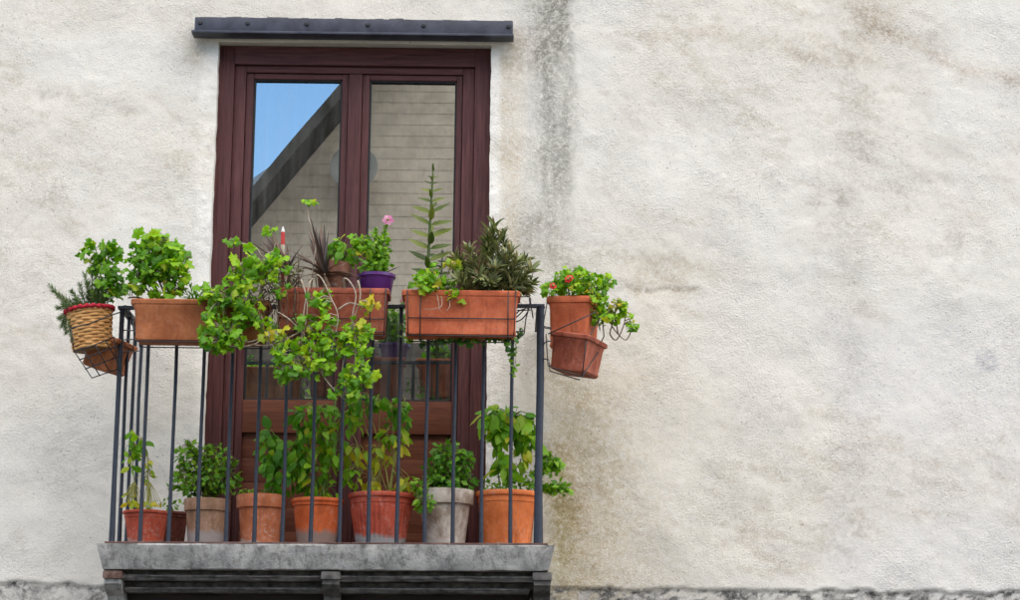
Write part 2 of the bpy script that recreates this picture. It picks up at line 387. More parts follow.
def axis(a, b, fine0, fine1, step, coarse, must):
    v = list(np.arange(a, fine0, coarse)) + list(np.arange(fine0, fine1, step)) + list(np.arange(fine1, b + 1e-6, coarse))
    v = sorted(v)
    for m in must:
        i = int(np.argmin([abs(q - m) for q in v])); v[i] = m
    return np.array(v)
xs = axis(-6.0, 6.0, -2.6, 2.7, 0.0105, 0.12, [XL, XR, LXL, LXR])
zs = axis(0.0, 8.0, 2.2, 5.5, 0.0105, 0.12, [ZFW, ZT, LZT])
X, Z = np.meshgrid(xs, zs)
px, py = proj(X, np.zeros_like(X), Z)
# stains with a shape of their own, and a painted shadow line at the base
n1 = fbm(px / 60, py / 60, 3, 5); n2 = fbm(px / 18, py / 18, 11, 4); n3 = fbm(px / 200, py / 160, 23, 4); nv = fbm(px / 14, py / 90, 31, 4)
nd = fbm((px + py * .5) / 26, (py - px * .35) / 9, 41, 4)
tint = np.ones(X.shape + (3,))
def stain_shadow(mask, col):
    global tint
    m = np.clip(mask, 0, 1)[..., None]
    tint = tint * (1 - m) + tint * np.array(col) * m
stain_shadow(0.5 * sstep(.42, .70, n3), (0.93, 0.90, 0.85))
stain_shadow(0.55 * sstep(.50, .75, n1), (0.90, 0.90, 0.91))
stain_shadow(0.5 * sstep(.52, .68, nd) * sstep(.4, .6, n3), (0.80, 0.77, 0.73))
# grey run-off streak right of the door
xc = 555 + (n1 - .5) * 26 + (py < 60) * 0
edge = sstep(518, 550, px + (n2 - .5) * 30) * (1 - sstep(566, 580, px + (n2 - .5) * 18 + (n1 - .5) * 8))
fade = 1 - sstep(150, 300, py + (n1 - .5) * 90)
stain_shadow(edge * fade * (0.42 + 1.1 * (nv - .3)) * (.55 + n1), (0.53, 0.53, 0.51))
stain_shadow(np.exp(-((px - 548) / 22) ** 2 - ((py - 22) / 55) ** 2) * (.35 + n2), (0.58, 0.57, 0.55))
stain_shadow(np.exp(-((px - 538) / 20) ** 2 - ((py - 232) / 22) ** 2) * (.2 + 1.2 * n2), (0.62, 0.61, 0.57))
stain_shadow(np.exp(-((px - 560) / 34) ** 2 - ((py - 262) / 18) ** 2) * (.1 + n2), (0.72, 0.70, 0.65))
# grime beside the lintel ends
stain_shadow(np.exp(-((px - 517) / 16) ** 2 - ((py - 52) / 22) ** 2) * (.2 + n2), (0.72, 0.67, 0.60))
stain_shadow(np.exp(-((px - 196) / 16) ** 2 - ((py - 52) / 18) ** 2) * (.2 + n2), (0.78, 0.74, 0.68))
stain_shadow(np.exp(-((py - 12) / 20) ** 2) * sstep(0, 40, px) * (1 - sstep(430, 560, px)) * n1 * 0.6, (0.84, 0.80, 0.74))
# olive-brown damp right of the balcony
d = sstep(535, 575, px + (n1 - .5) * 40) * np.exp(-(np.maximum(px - 562, 0) / 60) ** 2) * sstep(335, 410, py + (n1 - .5) * 60)
stain_shadow(d * (0.35 + 0.7 * n2), (0.74, 0.67, 0.53))
d = sstep(500, 560, px) * np.exp(-(np.maximum(px - 575, 0) / 130) ** 2) * sstep(250, 400, py + (n1 - .5) * 70)
stain_shadow(d * (0.2 + 0.7 * n1), (0.84, 0.78, 0.66))
stain_shadow(np.exp(-((px - 562) / 13) ** 2 - ((py - 530) / 60) ** 2) * (.2 + .8 * n2), (0.70, 0.68, 0.45))
stain_shadow(np.exp(-((px - 640) / 90) ** 2 - ((py - 268) / 18) ** 2) * n1, (0.86, 0.82, 0.74))
# faint vertical trace of an old pipe and the cooler patch right of it
stain_shadow(np.exp(-((px - 852 + (n1 - .5) * 20) / 17) ** 2) * (.15 + .8 * n2), (0.89, 0.89, 0.89))
stain_shadow(sstep(815, 850, px + (n1 - .5) * 40) * sstep(290, 350, py + (n1 - .5) * 60) * 0.6, (0.955, 0.96, 1.0))
# brown blotches and edges of plaster coats
l1 = np.abs(py - (46 + 10 * np.sin(px / 60) + (n1 - .5) * 50)); stain_shadow(np.exp(-(l1 / 9) ** 2) * sstep(560, 640, px) * (1 - sstep(860, 900, px)) * n2 * .8, (0.78, 0.73, 0.67))
stain_shadow(np.exp(-((px - 870) / 26) ** 2 - ((py - 15) / 26) ** 2) * (.3 + n2) * .8, (0.76, 0.70, 0.64))
l2 = np.abs(py - (5 + (px - 845) * .55 - np.maximum(px - 960, 0) * .35 + (n2 - .5) * 14)); stain_shadow(np.exp(-(l2 / 10) ** 2) * sstep(840, 870, px) * (.2 + n2) * .8, (0.72, 0.67, 0.62))
l3 = np.abs(py - (287 + (px - 600) * .05 + (n2 - .5) * 10)); stain_shadow(np.exp(-(l3 / 3) ** 2) * sstep(605, 640, px) * (1 - sstep(690, 705, px)) * (.3 + .5 * n1), (0.66, 0.62, 0.57))
for cx, cy, rx, ry, s_ in ((835, 195, 14, 12, .5), (820, 203, 22, 4, .9), (862, 145, 16, 18, .35), (935, 35, 25, 18, .5), (600, 160, 70, 40, .25), (955, 250, 40, 30, .4), (60, 95, 40, 8, .5), (100, 470, 60, 30, .35), (30, 545, 50, 18, .35), (760, 480, 60, 30, .3), (845, 400, 15, 60, .3)):
    stain_shadow(np.exp(-((px - cx) / rx) ** 2 - ((py - cy) / ry) ** 2) * sstep(.38, .62, n2) * s_, (0.66, 0.64, 0.61))
rr_ = np.hypot((px - 986 + (n2 - .5) * 16) / 15, (py - 359 + (n1 - .5) * 14) / 12)
stain_shadow((1 - sstep(.8, 1.1, rr_)) * .8, (0.80, 0.81, 0.84))
# whiter, later plaster round the door
wr = ((px > 486) & (px < 545)) | ((px > 168) & (px < 224))
ring = (1 - sstep(498, 503, px + (n2 - .5) * 8)) * sstep(470, 480, px) + sstep(198, 205, px + (n2 - .5) * 10 + (py - 46) * .02) * (1 - sstep(225, 235, px))
stain_shadow(sstep(496, 503, px) * (1 - sstep(515, 530, px + (n2 - .5) * 20)) * sstep(40, 60, py) * (1 - sstep(250, 300, py)) * (.2 + .9 * n2), (0.88, 0.82, 0.73))
ring = ring * sstep(40, 60, py)
stain_shadow(ring * .9 * (1 - .4 * sstep(.5, .7, n2)), (1.13, 1.135, 1.15))
# cement base band with ragged edge
lim = 584 + px * 0.0085 + (n2 - .5) * 8 + (n1 - .5) * 4
below = sstep(-1.2, 1.2, py - lim)
chips = sstep(.50, .58, fbm(px / 9, py / 5, 77, 4)) * (1 - sstep(2, 22, py - lim))
base_col = 0.22 + 0.42 * sstep(.3, .75, fbm(px / 12, py / 8, 91, 4)) + 0.10 * (px < 130)
tint = tint * (1 - (below * (1 - chips))[..., None]) + (base_col[..., None] * np.array((.98, .98, 1.0))) * (below * (1 - chips))[..., None]
edge_shadow = np.exp(-((py - lim) / 1.6) ** 2) * (.3 + .7 * n2); stain_shadow(edge_shadow * .7, (0.45, 0.43, 0.42))  # shadow line under the plaster edge, painted into the tint
# relief
H = (fbm(X * 2.6, Z * 2.6, 5, 2) - .5) * 0.022 + (fbm(X * 13, Z * 13, 6, 2) - .5) * 0.005 + (fbm(X * 45, Z * 45, 7, 2) - .5) * 0.0022
H = H - below * 0.012 - np.exp(-(l3 / 3.0) ** 2) * sstep(605, 640, px) * (1 - sstep(690, 705, px)) * .004 + ring * (fbm(X * 45, Z * 45, 8, 2) - .5) * .005
near = np.minimum(np.abs(X - XL), np.abs(X - XR))
Yw = -H
ex = (fbm(Z * 14, Z * 0 + 3, 51, 3) - .5) * 0.009
inZ = (Z > ZFW - .3) & (Z < ZT + .05)
XX = X + np.where(inZ & (np.abs(X - XL) < .05), ex * (1 - np.abs(X - XL) / .05), 0) - np.where(inZ & (np.abs(X - XR) < .05), ex * (1 - np.abs(X - XR) / .05), 0)
ny, nx = X.shape
verts = np.stack([XX, Yw, Z], -1).reshape(-1, 3)
idx = np.arange(ny * nx).reshape(ny, nx)
xm = (xs[:-1] + xs[1:]) / 2; zm = (zs[:-1] + zs[1:]) / 2
XM, ZM = np.meshgrid(xm, zm)
hole = ((XM > XL) & (XM < XR) & (ZM > ZFW) & (ZM < ZT)) | ((XM > LXL) & (XM < LXR) & (ZM < LZT))
quads = np.stack([idx[:-1, :-1], idx[:-1, 1:], idx[1:, 1:], idx[1:, :-1]], -1)[~hole]
vl = verts.tolist(); fl = quads.tolist(); cols = np.concatenate([tint.reshape(-1, 3), np.ones((ny * nx, 1))], 1)
extra = []
# reveals: fold the opening edges inwards
def reveal(line, depth, flip):
    base = len(vl)
    for i in line:
        a = vl[i]; vl.append([a[0], depth, a[2]]); extra.append(cols[i])
    for k in range(len(line) - 1):
        q = [line[k], line[k + 1], base + k + 1, base + k]
        fl.append(q[::-1] if flip else q)
ixl, ixr = int(np.argmin(abs(xs - XL))), int(np.argmin(abs(xs - XR)))
iz0, iz1 = int(np.argmin(abs(zs - ZFW))), int(np.argmin(abs(zs - ZT)))
reveal([int(idx[i, ixl]) for i in range(iz0, iz1 + 1)], 0.16, True)
reveal([int(idx[i, ixr]) for i in range(iz0, iz1 + 1)], 0.16, False)
reveal([int(idx[iz1, i]) for i in range(ixl, ixr + 1)], 0.16, True)
jx0, jx1, jz = int(np.argmin(abs(xs - LXL))), int(np.argmin(abs(xs - LXR))), int(np.argmin(abs(zs - LZT)))
reveal([int(idx[i, jx0]) for i in range(0, jz + 1)], 0.30, True)
reveal([int(idx[i, jx1]) for i in range(0, jz + 1)], 0.30, False)
reveal([int(idx[jz, i]) for i in range(jx0, jx1 + 1)], 0.30, True)
me = bpy.data.meshes.new('plastered_wall'); me.from_pydata(vl, [], fl)
ca = me.color_attributes.new('stain_shadow', 'FLOAT_COLOR', 'POINT')
ca.data.foreach_set('color', np.concatenate([cols, np.array(extra)]).astype(np.float32).ravel())
me.materials.append(M['plaster'])
me.polygons.foreach_set('use_smooth', [True] * len(me.polygons)); me.set_sharp_from_angle(angle=math.radians(60))
link('plastered_wall', me, house)

# roof overhang and side walls (out of frame, closes the volume)
m = MB(); m.box(-6.0, -5.7, 0.06, 6, 0, 8); m.box(5.7, 6.0, 0.06, 6, 0, 8); m.box(-6, 6, 5.8, 6, 0, 8); m.build('rear_wall', m_plain('rear_plaster', (.5, .48, .45), (.6, .58, .55), 4, .95), house)
m = MB(); m.add([(-6.3, -.12, 8.0), (6.3, -.12, 8.0), (6.3, 3, 9.6), (-6.3, 3, 9.6), (-6.3, 6.4, 8.0), (6.3, 6.4, 8.0), (-6.3, -.12, 7.88), (6.3, -.12, 7.88), (6.3, 6.4, 7.88), (-6.3, 6.4, 7.88)],
                [(0, 1, 2, 3), (3, 2, 5, 4), (6, 7, 1, 0), (8, 9, 4, 5), (6, 9, 8, 7), (0, 3, 4, 9, 6), (1, 7, 8, 5, 2)])
m.build('roof', m_plain('roof_tiles', (.16, .07, .05), (.28, .13, .09), 6, .9), house)

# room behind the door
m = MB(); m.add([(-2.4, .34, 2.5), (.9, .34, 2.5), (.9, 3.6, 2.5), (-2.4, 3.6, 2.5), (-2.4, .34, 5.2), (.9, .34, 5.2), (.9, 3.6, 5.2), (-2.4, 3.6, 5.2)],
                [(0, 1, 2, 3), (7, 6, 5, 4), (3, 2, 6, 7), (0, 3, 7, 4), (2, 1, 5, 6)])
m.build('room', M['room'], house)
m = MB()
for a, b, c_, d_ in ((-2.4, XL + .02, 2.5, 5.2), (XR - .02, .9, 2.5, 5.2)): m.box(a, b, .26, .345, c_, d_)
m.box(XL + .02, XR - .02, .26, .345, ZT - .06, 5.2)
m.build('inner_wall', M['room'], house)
m = MB(); m.box(LXL - .2, LXR + .2, .42, .50, 0, LZT + .1); m.build('recess_back', M['stone'], house)
# dark boarded doors under the balcony
for i in range(14):
    m = MB(); wdt = (LXR - LXL) / 14
    m.box(LXL + i * wdt + .004, LXL + (i + 1) * wdt - .004, .16 + (i % 2) * .006, .20, .01, LZT - .09, .004); m.build('plank', M['old_wood'], house)
m = MB(); m.box(LXL - .02, LXR + .02, .04, .24, LZT - .075, LZT + .0, .006); m.build('timber_lintel', M['old_wood'], house)
m = MB(); m.box(LXL - .02, LXR + .02, .10, .22, LZT - .13, LZT - .08, .006); m.build('timber_lintel', M['old_wood'], house)

# steel angle over the door, with bolts
La, Lb = P(195, 25, -.07), P(513, 29, -.07)
ang = math.atan2(Lb.z - La.z, Lb.x - La.x); Ln = (Lb - La).length
m = MB(); m.box(0, Ln, -.012, .06, -.034, .036, .004); m.box(-.012, Ln + .004, -.030, .062, -.047, -.0345, .003)
lin = m.build('lintel_bar', M['lintel'], house, True, 30, La, (0, -ang, 0))
for x_ in (.025, .25, .53, .82, 1.085, Ln - .02):
    m = MB(); m.lathe([(.0105, 0), (.0105, .004), (.008, .008), (.001, .0085)], 8)
    b = m.build('bolt', M['wire'], lin, True, 40, (x_, -.012, .006), (math.pi / 2, 0, 0))
rnd = random.Random(5)
m = MB()
for i in range(46):                                   # crumbled mortar lying on the bar
    x_ = .02 + i * (Ln - .03) / 46; h_ = rnd.uniform(.001, .007)
    m.box(x_, x_ + (Ln - .03) / 46 + .004, -.004 + rnd.uniform(0, .012), .06, .034, .0365 + h_)
m.build('mortar_edge', M['stone'], lin)

# ------------------------------------------------------------------ french door (part of the house)
door = link('french_door', None, house, (0, 0, 0))
YD = 0.055                                            # outer face of frame
def sx(pxv, y=80): return P(pxv, y, YD + .01).x
def db(name, mat, x0, x1, y0, y1, z0, z1, bev=.003):
    m = MB(); m.box(x0, x1, y0, y1, z0, z1, bev); return m.build(name, M[mat], door, True, 35)
zt = ZT - .004; zb = ZFW + .002
jl0, jl1 = XL - .004, sx(234.5); jr0, jr1 = sx(475), XR + .004
zh = P(300, 65, YD).z
db('door_frame_jamb', 'wood_v', jl0 - .01, jl1, YD, .15, zb, zt); db('door_frame_jamb', 'wood_v', jr0, jr1 + .01, YD, .15, zb, zt)
db('door_frame_head', 'wood_h', jl1 + .0005, jr0 - .0005, YD, .15, zh, zt)
# stepped inner frame
i0, i1 = sx(246), sx(463); zh2 = P(300, 72, YD).z
db('frame_step', 'wood_v', jl1 + .001, i0, YD + .018, .145, zb, zh - .001); db('frame_step', 'wood_v', i1, jr0 - .001, YD + .018, .145, zb, zh - .001)
db('frame_step', 'wood_h', i0 + .0005, i1 - .0005, YD + .018, .145, zh2, zh - .001)
gl = [(sx(254.5), sx(341.5)), (sx(370.5), sx(456))]
gz1 = P(300, 80.5, YD + .03).z; gz0 = P(300, 399, YD + .03).z; pz1 = P(300, 433, YD + .03).z; pz0 = zb + .12
mid0, mid1 = sx(348.5), sx(362.5)
yl = YD + .028
for k, ((a, b), (s0, s1)) in enumerate(zip(gl, ((i0 + .002, mid0), (mid1, i1 - .002)))):
    db('stile', 'wood_v', s0, a - .004, yl, .14, zb + .01, zh2 - .002)
    db('stile', 'wood_v', b + .004, s1, yl, .14, zb + .01, zh2 - .002)
    for z0_, z1_ in ((gz1 + .004, zh2 - .002), (pz1, gz0 - .004), (zb + .01, pz0)):
        db('rail', 'wood_h' if z1_ > gz1 else 'wood_panel', a - .0035, b + .0035, yl + .001, .139, z0_, z1_)
    # glazing beads
    for x0_, x1_, z0_, z1_ in ((a - .004, a + .004, gz0, gz1), (b - .004, b + .004, gz0, gz1)):
        db('glazing_bead', 'gasket', x0_, x1_, yl + .008, yl + .02, z0_, z1_, .001)
    db('glazing_bead', 'gasket', a + .0045, b - .0045, yl + .008, yl + .02, gz1 - .004, gz1 + .004, .001)
    db('glazing_bead', 'gasket', a + .0045, b - .0045, yl + .008, yl + .02, gz0 - .004, gz0 + .004, .001)
    m = MB(); hw, hz = (b - a) / 2 + .003, (gz1 - gz0) / 2 + .003
    m.add([(-hw, 0, -hz), (hw, 0, -hz), (hw, 0, hz), (-hw, 0, hz)], [(0, 1, 2, 3)])
    m.build('glass_pane', M['glass'], door, loc=((a + b) / 2, yl + .026, (gz0 + gz1) / 2), rot=(math.radians((0.05, -.06)[k]), 0, math.radians((-0.05, 0.10)[k])))
    npl = 4; hp = (pz1 - pz0) / npl
    for q in range(npl):
        db('panel_board', 'wood_panel', a - .0035, b + .0035, yl + .022, .12, pz0 + q * hp + .0008, pz0 + (q + 1) * hp - .0008, .0015)
db('astragal', 'wood_v', mid0 + .001, mid1 - .001, yl - .014, .135, zb + .01, zh2 - .003, .005)
for (a, b) in ((i0 - .003, i0 + .0015), (i1 - .0015, i1 + .003)):
    pass
m = MB(); hx = (mid0 + mid1) / 2; hz_ = zb + 1.05
m.box(hx - .016, hx + .016, yl - .022, yl - .0145, hz_ - .09, hz_ + .06, .004); m.tube([(hx, yl - .02, hz_), (hx, yl - .06, hz_), (hx + .01, yl - .066, hz_), (hx + .11, yl - .064, hz_ - .004)], .009, 8)
m.build('handle', M['lintel'], door, True, 40)
# curtain inside
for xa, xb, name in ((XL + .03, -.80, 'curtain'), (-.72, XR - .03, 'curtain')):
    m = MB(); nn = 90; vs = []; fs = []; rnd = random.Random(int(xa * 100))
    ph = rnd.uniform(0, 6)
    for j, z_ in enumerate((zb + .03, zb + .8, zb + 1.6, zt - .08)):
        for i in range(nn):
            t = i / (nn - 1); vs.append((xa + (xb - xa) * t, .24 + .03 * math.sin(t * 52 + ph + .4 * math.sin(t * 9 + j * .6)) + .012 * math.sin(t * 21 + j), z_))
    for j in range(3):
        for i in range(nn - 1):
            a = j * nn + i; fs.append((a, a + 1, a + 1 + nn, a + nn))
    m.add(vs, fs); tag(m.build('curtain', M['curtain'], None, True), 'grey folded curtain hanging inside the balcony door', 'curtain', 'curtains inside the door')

# ------------------------------------------------------------------ balcony
balc = thing('balcony', 'grey weathered concrete balcony slab on stone brackets', 'balcony', (0, 0, 0))
def tilted(name, mat, x0, x1, y0, y1, dz0, dz1, inset=0.0, seg=44, rough=.003, seed=1, parent=balc):
    """long slab whose top follows the floor slope, with worn irregular front edge"""
    m = MB(); vs = []; fs = []
    rows = [(y0, dz1), (y0 - .0, dz1 - .006), (y0 + inset * .5, (dz0 + dz1) / 2), (y0 + inset, dz0 + .004), (y0 + inset + .005, dz0), (y1, dz0), (y1, dz1)]
    for i in range(seg + 1):
        t = i / seg; x = x0 + (x1 - x0) * t
        for k, (yy, zz) in enumerate(rows):
            nz = (vnoise(np.array([t * 31.0]), np.array([k * 1.7 + seed * 5.3]), seed)[0] - .5) * 2 * rough
            ins = inset * .8 * (dz1 - zz) / max(dz1 - dz0, 1e-6)
            xx = x + (ins if i == 0 else -ins if i == seg else 0)
            fr = k < 5
            vs.append((xx, yy + (nz if fr else 0), zfloor(x) - .006 + zz + (nz * .6 if fr else 0)))
    r = len(rows)
    for i in range(seg):
        for k in range(r):
            a = i * r + k; b = i * r + (k + 1) % r
            fs.append((a, b, b + r, a + r))
    fs.append(tuple(range(r))[::-1]); fs.append(tuple(seg * r + k for k in range(r)))
    m.add(vs, [f[::-1] for f in fs]); return m.build(name, M[mat], parent, True, 28)
hs = mpp(-.66)
tilted('slab', 'concrete', XS0, XS1, -.66, -.002, -.106, 0, .035)
for i in range(9):
    w9 = (XS1 - XS0 - .06) / 9
    tilted('floor_tile', 'tile', XS0 + .03 + i * w9 + .002, XS0 + .03 + (i + 1) * w9 - .002, -.637, -.008, .0015, .0105, 0, 3, .001, i)
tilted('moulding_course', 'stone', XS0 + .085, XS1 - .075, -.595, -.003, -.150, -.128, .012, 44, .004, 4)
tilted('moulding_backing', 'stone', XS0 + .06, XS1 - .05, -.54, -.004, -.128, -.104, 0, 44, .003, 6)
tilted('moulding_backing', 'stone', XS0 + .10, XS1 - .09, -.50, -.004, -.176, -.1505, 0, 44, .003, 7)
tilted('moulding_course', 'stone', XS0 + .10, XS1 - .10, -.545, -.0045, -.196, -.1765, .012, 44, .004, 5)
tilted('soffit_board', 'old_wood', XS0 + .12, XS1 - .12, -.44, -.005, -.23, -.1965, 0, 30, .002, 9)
for xc in (P(113, 570, -.6).x, P(331, 570, -.6).x, P(545, 570, -.6).x - .012):
    m = MB(); zt_ = zfloor(xc) - .006 - .108
    m.box(xc - .042, xc + .042, -.615, -.006, zt_ - .038, zt_ - .002, .008); m.build('bracket_cap', M['brick_red'] if xc < -1 else M['stone'], balc, True, 35)
    prof = [(-.012, zt_ - .0385), (-.60, zt_ - .0385), (-.60, zt_ - .058), (-.565, zt_ - .082), (-.50, zt_ - .105), (-.455, zt_ - .16), (-.43, zt_ - .23), (-.36, zt_ - .275), (-.24, zt_ - .30), (-.17, zt_ - .36), (-.14, zt_ - .44), (-.07, zt_ - .50), (-.012, zt_ - .52)]
    m = MB(); n_ = len(prof); hw = .036
    m.add([(xc - hw, y, z) for y, z in prof] + [(xc + hw, y, z) for y, z in prof],
          [tuple(range(n_)), tuple(range(2 * n_ - 1, n_ - 1, -1))] + [(i, i + n_, (i + 1) % n_ + n_, (i + 1) % n_) for i in range(n_)])
    m.build('bracket', M['concrete'] if xc < -1 else M['stone'], balc)

# ------------------------------------------------------------------ railing
YR = -.60
railing = thing('balcony_railing', 'dark iron balcony railing of round upright bars', 'railing', (0, 0, 0))
RA, RB = P(122.5, 308, YR), P(540.5, 306, YR)
def zrail(x): return RA.z + (RB.z - RA.z) * (x - RA.x) / (RB.x - RA.x)
bmesh_bar = {}
def bar(x, y, r=.0078, z0=None, z1=None, name='baluster'):
    zf = zfloor(x) + .005; zr = zrail(x) - .004
    m = MB(); bw_ = random.Random(int(x * 977) + int(y * 53)); m.tube([(0, 0, 0), (bw_.uniform(-.003, .003), bw_.uniform(-.003, .003), .3), (bw_.uniform(-.004, .004), bw_.uniform(-.003, .003), .7), (0, 0, zr - zf - .012), (0, 0, zr - zf)], [r * 1.25, r, r, r, r * 1.3], 10); o = m.build(name, M['iron'], railing, True, 40, (x, y, zf)); return o
nb = 16
for i in range(1, nb - 1):
    x = RA.x + (RB.x - RA.x) * i / (nb - 1)
    bar(x + .002 * math.sin(i * 5.1), YR)
for x, r in ((RA.x, .0105), (RB.x, .0168)):
    bar(x, YR, r, name='corner_post')
    for y in (-.41, -.22, -.035): bar(x, y)
m = MB(); t = .006
def flat(a, b, wd, hh):
    a = Vector(a); b = Vector(b); d_ = (b - a).normalized(); s_ = Vector((0, 0, 1)).cross(d_).normalized() * wd; u_ = Vector((0, 0, hh))
    m = MB(); m.add([a - s_ - u_, a + s_ - u_, a + s_ + u_, a - s_ + u_, b - s_ - u_, b + s_ - u_, b + s_ + u_, b - s_ + u_],
                    [(0, 1, 2, 3)[::-1], (4, 5, 6, 7), (0, 4, 5, 1)[::-1], (1, 5, 6, 2)[::-1], (2, 6, 7, 3)[::-1], (3, 7, 4, 0)[::-1]]); return m
flat(RA + Vector((-.018, 0, 0)), RB + Vector((.018, 0, 0)), .018, .006).build('top_rail', M['iron'], railing)
flat(RA + Vector((0, .0185, 0)), Vector((RA.x, -.012, RA.z)), .018, .006).build('side_rail', M['iron'], railing)
flat(RB + Vector((0, .0185, 0)), Vector((RB.x, -.012, RB.z)), .018, .006).build('side_rail', M['iron'], railing)

# ------------------------------------------------------------------ leaf meshes
def leaf_geranium(seed, lobes=5, curl=.12):
    r_ = random.Random(seed); m = MB(); no = 30; ni = 15; vs = [(0, .34, .03)]
    ph = r_.uniform(0, 6)
    for fr, cnt in ((.52, ni), (1.0, no)):
        for i in range(cnt):
            a = -math.pi / 2 + (i + .5) / cnt * 2 * math.pi
            d_ = abs(((a + math.pi / 2) % (2 * math.pi)) - math.pi) / math.pi     # 1 at base, 0 at tip
            lob = .5 + .5 * math.cos((a - math.pi / 2) * lobes)
            out = fr > .9
            rr = fr * .5 * (1 - .45 * max(0, d_ - .74) / .26)
            if out: rr *= (.70 + .30 * lob ** .6) * (1 + r_.uniform(-.06, .06)) * (1 + .09 * (1 if i % 2 else -1))
            z = curl * fr ** 2 * (.7 * math.cos(2 * a + ph) + .6 * math.sin(5 * a + ph)) - .17 * fr ** 2 + (.13 * (1 - lob) - .03 if out else .05 * (1 - lob))
            vs.append((rr * math.cos(a) * 1.14, .34 + rr * math.sin(a) * .97, z))
    fs = []
    for i in range(ni): fs.append((0, 1 + i, 1 + (i + 1) % ni))
    o_ = 1 + ni
    for i in range(ni):
        a, b = 1 + i, 1 + (i + 1) % ni; o0 = o_ + (2 * i) % no; o1 = o_ + (2 * i + 1) % no; o2 = o_ + (2 * i + 2) % no
        fs += [(a, o0, o1), (a, o1, b), (b, o1, o2)]
    m.add(vs, fs); return m
def leaf_blade(seed, width=.42, rows=6, fold=.25, droop=.3, tip=.15, peak=.4, wav=.03):
    r_ = random.Random(seed); m = MB(); vs = []; fs = []
    ph = r_.uniform(0, 6)
    for i in range(rows + 1):
        t = i / rows; ww = width * .5 * (math.sin(math.pi * t ** (math.log(.5) / math.log(peak))) ** .85 if 0 < t < 1 else .0) + (.012 if i in (0,) else 0)
        zc = -droop * t * t; yy = t * (1 - .12 * droop * t)
        for s_ in (-1, 0, 1):
            vs.append((s_ * ww, yy, zc + abs(s_) * fold * ww * 1.2 + (wav * math.sin(t * 9 + ph + s_) if s_ else 0)))
    for i in range(rows):
        a = i * 3; fs += [(a, a + 1, a + 4, a + 3), (a + 1, a + 2, a + 5, a + 4)]
    m.add(vs, fs); return m
LV = {
    'geranium': [leaf_geranium(s, 5, .12 + .05 * (s % 3)) for s in range(5)],
    'basil': [leaf_blade(s, .58, 6, -.35 + .2 * (s % 2), .35 + .15 * (s % 3), peak=.45, wav=.035) for s in range(4)],
    'long': [leaf_blade(s + 20, .44, 6, .2, .3 + .2 * (s % 2), peak=.4) for s in range(3)],
    'spike': [leaf_blade(s + 30, .34, 6, .5, -.20 - .15 * s, peak=.35, wav=.004) for s in range(2)],
    'blade': [leaf_blade(s + 40, .085, 9, .6, .15 + .28 * s, peak=.25, wav=.003) for s in range(3)],
    'ivy': [leaf_geranium(s + 60, 3, .08) for s in range(3)],
    'herb': [leaf_blade(s + 50, .62, 2, .15, .15, peak=.5, wav=0) for s in range(2)],
    'needle': [leaf_blade(s + 70, .11, 2, .0, .1, peak=.5, wav=0) for s in range(1)],
    'lance': [leaf_blade(s + 80, .20, 3, .5, .12 + .2 * s, peak=.5, wav=0) for s in range(2)],
    'petal': [leaf_blade(90, .8, 3, .1, .2, peak=.65, wav=.02)],
}
_lm = {}
def leafmesh(kind, i, mat):
    L = LV[kind]; i %= len(L); k = (kind, i, mat)
    if k not in _lm: _lm[k] = L[i].mesh(kind + '_leaf', M[mat], True)
    return _lm[k]
def frame_q(nrm, tip):
    nrm = Vector(nrm).normalized(); tip = Vector(tip); tip = tip - nrm * tip.dot(nrm)
    if tip.length < 1e-4: tip = nrm.orthogonal()
    tip.normalize(); x = tip.cross(nrm)
    return Matrix((x, tip, nrm)).transposed().to_quaternion()

